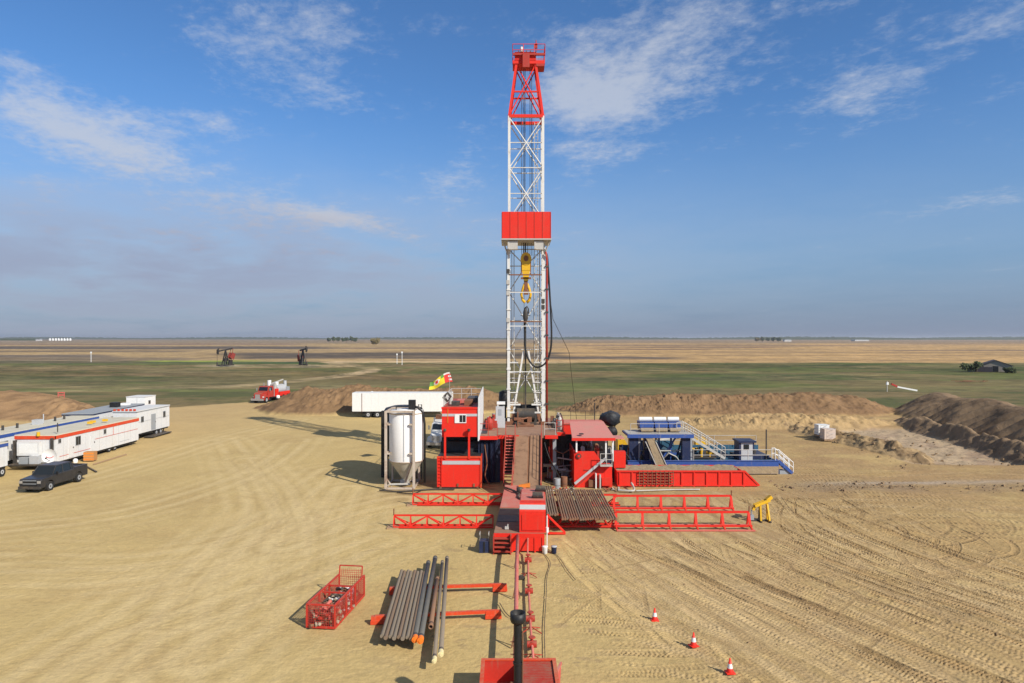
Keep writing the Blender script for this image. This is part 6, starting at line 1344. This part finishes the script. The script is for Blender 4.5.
for (px, py, hpx, lb) in ((397,364,9,'thin white marker mast in the field left of the rig'),(402,365,12,'taller thin marker mast with white head in the field'),(91,362,9,'thin pale mast standing far off above the camp')):
    x, y = W(px,py); f = MB(); h_ = hpx*y/F; f.cyl((0,0,0),(0,0,h_),.14,6); f.box((-.35,-.2,h_-.1),(.35,.2,h_+.7)); o = f.build('marker_mast', 'plastic_white'); o.location = (x,y,0); tag(o, lb, 'mast')
for k in range(1):
    x, y = W(61,391); r = T('barrier', 'small faded red barrier standing on top of the left dirt bank', 'barrier', (X_(61,113), 113, gz(X_(61,113),113))); f = MB(); f.beam((-.5,0,0),(-.5,0,1.0),.08); f.beam((.5,0,0),(.5,0,1.0),.08); f.beam((-.6,0,.9),(.6,0,.9),.05,.2); f.beam((-.6,0,.5),(.6,0,.5),.05,.2); f.build('barrier_frame', 'red_pale', r)
# slanted white windsock set beyond the berm
r = T('field_conveyor', 'thin white slanting boom with red base lying in the green field', 'boom', (X_(898,165), 165, 0))
f = MB(); f.beam((-.2,0,1.2),(4.6,0,.3),.45,.35,'white'); f.build('boom_arm', None, r); f = MB(); f.beam((-1.6,0,1.9),(-.15,0,1.25),.4,.4,'red_worn'); f.cyl((-2.6,0,0),(-2.6,0,2.6),.10,8,'pale_steel'); f.box((-2.8,-.2,1.7),(-2.3,.2,2.3),'plastic_white'); f.build('boom_base', None, r)
r = T('scrap_heap', 'low dark heap of poles lying in the green field', 'heap', (X_(970,200), 200, 0)); f = MB()
for k in range(9): f.beam((random.uniform(-5,5),random.uniform(-2,2),.3),(random.uniform(-5,5),random.uniform(-2,2),random.uniform(.2,.8)),.12)
f.build('pole_heap', 'rust', r)
f = MB()
for k in range(8):
    a = random.uniform(-1,1); f.beam((a,random.uniform(-.4,.4),.1),(a+random.uniform(.6,2.2),random.uniform(-.4,.4),random.uniform(.1,.5)),.12,.12,random.choice(('rust','orange_red','wood')))
o = f.build('broken_pallet', None); o.location = (X_(337,123), 123, gz(X_(337,123),123)); tag(o, 'red brown broken pallet wood on top of the bank', 'pallet wood')
for (px, py, s_, c, lb) in ((278,410,.35,'plastic_white','pale bucket at the foot of the bank by the red truck'),(372,386,.3,'plastic_white','white scrap bag lying on the bank top')):
    x = X_(px, 120); y = W(px,py)[1] if py > 400 else 120; x = X_(px,y); f = MB(); f.lathe([(s_*.8,0),(s_,.1),(s_*.9,s_*1.4),(s_*.3,s_*1.6)], n=10); o = f.build('bucket' if py > 400 else 'scrap_bag', c); o.location = (x,y,gz(x,y)); tag(o, lb, 'bucket' if py > 400 else 'bag')
# stones and clods scattered over the loose ground
f = MB(); rg_ = random.Random(21)
for k in range(520):
    if k % 3 == 0: x, y = rg_.uniform(38,55), rg_.uniform(68,100)
    elif k % 3 == 1: x, y = 23+26*rg_.random()**1.6, 59.5+rg_.gauss(0,1.0)
    else: x, y = rg_.uniform(8,34), rg_.uniform(22,60)
    s_ = rg_.uniform(.03,.08) if k % 3 == 2 else .06+.2*rg_.random()**3; z = gz(x,y)
    a = rg_.random()*6.28; pts = [(math.cos(a+t)*s_*rg_.uniform(.7,1.2), math.sin(a+t)*s_*rg_.uniform(.7,1.2)) for t in (0,1.6,3.1,4.6)]
    f.add([(x+p, y+q, z-.03) for p, q in pts]+[(x+p*.6, y+q*.6, z+s_*rg_.uniform(.4,.8)) for p, q in pts], [(4,5,6,7),(0,1,5,4),(1,2,6,5),(2,3,7,6),(3,0,4,7)])
paint('clod', (.24,.16,.09), .95, .5, (.30,.21,.12), scale=.4, top=.05); o = f.build('dirt_clods', 'clod'); tag(o, 'loose clods of earth scattered over the sand', 'clods', None, 'stuff')

# ================================================================== LIGHT, AIR, CAMERA
EL = R(35); AZ = (-.72, .69); k_ = math.hypot(*AZ)
d = Vector((AZ[0]/k_*math.cos(EL), AZ[1]/k_*math.cos(EL), -math.sin(EL)))
sl = bpy.data.lights.new('sun', 'SUN'); sl.energy = 4.9; sl.angle = R(.55); sl.color = (1, .935, .83); so = bpy.data.objects.new('sun', sl); COL.objects.link(so); so.rotation_euler = d.to_track_quat('-Z', 'Y').to_euler(); so.location = (40,-40,60)
wd = bpy.data.worlds.new('World'); sc.world = wd; wd.use_nodes = True; nt = wd.node_tree; bg = nt.nodes['Background']
sk = nt.nodes.new('ShaderNodeTexSky'); sk.sky_type = 'NISHITA'; sk.sun_disc = False; sk.sun_elevation = EL; sk.sun_rotation = math.atan2(-d.x, -d.y); sk.altitude = 600; sk.air_density = 1.0; sk.dust_density = .7; sk.ozone_density = 2.2
tc = nt.nodes.new('ShaderNodeTexCoord'); sep = nt.nodes.new('ShaderNodeSeparateXYZ'); nt.links.new(tc.outputs['Generated'], sep.inputs[0])
dx, dy, dz = (S(nt, sep.outputs[i]) for i in range(3))
az = dx.f('ARCTAN2', dy); el = dz.f('ARCSINE')
inv = S(nt, dz.k).f('MAXIMUM', 0.0) + .10
cb_ = nt.nodes.new('ShaderNodeCombineXYZ'); nt.links.new((dx/inv).k, cb_.inputs[0]); nt.links.new((dy/inv).k, cb_.inputs[1])
mp = nt.nodes.new('ShaderNodeCombineXYZ'); nt.links.new((dx/inv*1.1+dy/inv*.15).k, mp.inputs[0]); nt.links.new((dy/inv*.95).k, mp.inputs[1]); mp.inputs[2].default_value = 3.3
nA = noise(nt, mp.outputs[0], 2.2, 9, .60, .25); nB = noise(nt, mp.outputs[0], 8.0, 8, .66, .2); nC = noise(nt, mp.outputs[0], .7, 4, .5, .3)
tex = (nA*.45+nB*.55)
def bump(px, py, wx, wy, pw=1.0, rot=0.0):
    u0 = math.atan2(px-512, F); v0 = math.atan2(338-py, math.hypot(F, px-512)); wa = wx/F; we = wy/F
    c_, s_ = math.cos(rot), math.sin(rot); A = az-u0; E = el-v0
    a = (A*c_+E*s_)/wa; e = (E*c_-A*s_)/we
    return ((a*a+e*e)*-1.0).f('EXPONENT')*pw if False else (a*a+e*e).f('MULTIPLY', -1.0).f('EXPONENT')*pw
S.__neg__ = lambda s: s*-1.0
main = bump(650,30,130,60,.78,.2)+bump(600,100,60,28,.7,.1)+bump(300,45,95,60,.85,-.2)+bump(35,110,60,24,.85,-.3)+bump(130,145,75,24,.78,-.25)+bump(190,118,40,12,.6)+bump(40,72,80,10,.45,-.25)+bump(975,35,110,18,.75,.3)+bump(865,98,60,18,.55,.2)+bump(985,198,60,9,.6,.1)+bump(333,217,48,7,1.25,-.12)+bump(585,150,50,10,.4)+bump(460,175,60,16,.55)+bump(170,205,330,55,.45,-.05)+bump(585,172,40,14,.5)+bump(590,100,70,40,.5)+bump(800,60,300,90,.22)
nD = noise(nt, mp.outputs[0], 22.0, 6, .7, .1)
tex2 = nA*.35+nB*.40+nD*.25
dens = ramp(nt, tex2 + main*.20 - .10, .46, .74)
veil = (bump(-40,265,420,80,.75)+bump(380,262,260,50,.30)+bump(900,240,400,80,.08))*ramp(nt, nC*.6+nA*.4, .25, .60)
fac = ((dens*.68)+veil*.9).clamp()
sky = S(nt, sk.outputs[0])
tint = nt.nodes.new('ShaderNodeMix'); tint.data_type = 'RGBA'; tint.blend_type = 'MULTIPLY'; tint.inputs[0].default_value = 1; nt.links.new(sky.k, tint.inputs[6]); tint.inputs[7].default_value = (.60,.93,1.24,1)
low = ramp(nt, el, -.02, .34)
hz = mix(nt, (low*-1.0+1.0)*.85, S(nt, tint.outputs[2]), mix(nt, ramp(nt, el, -.01, .13), (1.75,2.0,3.15), (1.95,2.75,4.0)))
cl = mix(nt, veil.clamp(), (5.4,5.7,6.3), (2.7,2.85,4.0))
fin = mix(nt, fac, hz, cl)
over = ramp(nt, el, .50, .75)*ramp(nt, nC, .25, .6)  # grey cloud overhead, out of view, added to take blue out of shadows
fin = mix(nt, over*.8, fin, (2.5,2.45,2.4))
nt.links.new(fin.k, bg.inputs[0]); bg.inputs[1].default_value = .104

m = bpy.data.materials.new('haze'); m.use_nodes = True; m.node_tree.nodes.clear(); on = m.node_tree.nodes.new('ShaderNodeOutputMaterial'); pv = m.node_tree.nodes.new('ShaderNodeVolumePrincipled'); pv.inputs['Density'].default_value = HAZE; pv.inputs['Color'].default_value = (.80,.84,.92,1); pv.inputs['Anisotropy'].default_value = .2; m.node_tree.links.new(pv.outputs[0], on.inputs['Volume']); MATS['haze'] = m
f = MB(); f.box((-40100,-4100,-2.3),(40100,60100,47)); o = f.build('haze', 'haze'); o['kind'] = 'stuff'

cd = bpy.data.cameras.new('camera'); cam = bpy.data.objects.new('camera', cd); COL.objects.link(cam); cam.location = (0,0,H); cam.rotation_euler = (R(90)-math.atan(3.5/F),0,0); cd.lens = 24; cd.sensor_width = 36; cd.clip_end = 90000; cd.clip_start = .1; sc.camera = cam
sc.view_settings.view_transform = 'Standard'; sc.view_settings.look = 'None'; sc.view_settings.exposure = 0.12; sc.view_settings.gamma = 1
sc.cycles.use_denoising = True; sc.cycles.max_bounces = 6; sc.cycles.volume_bounces = 0; sc.cycles.volume_max_steps = 64
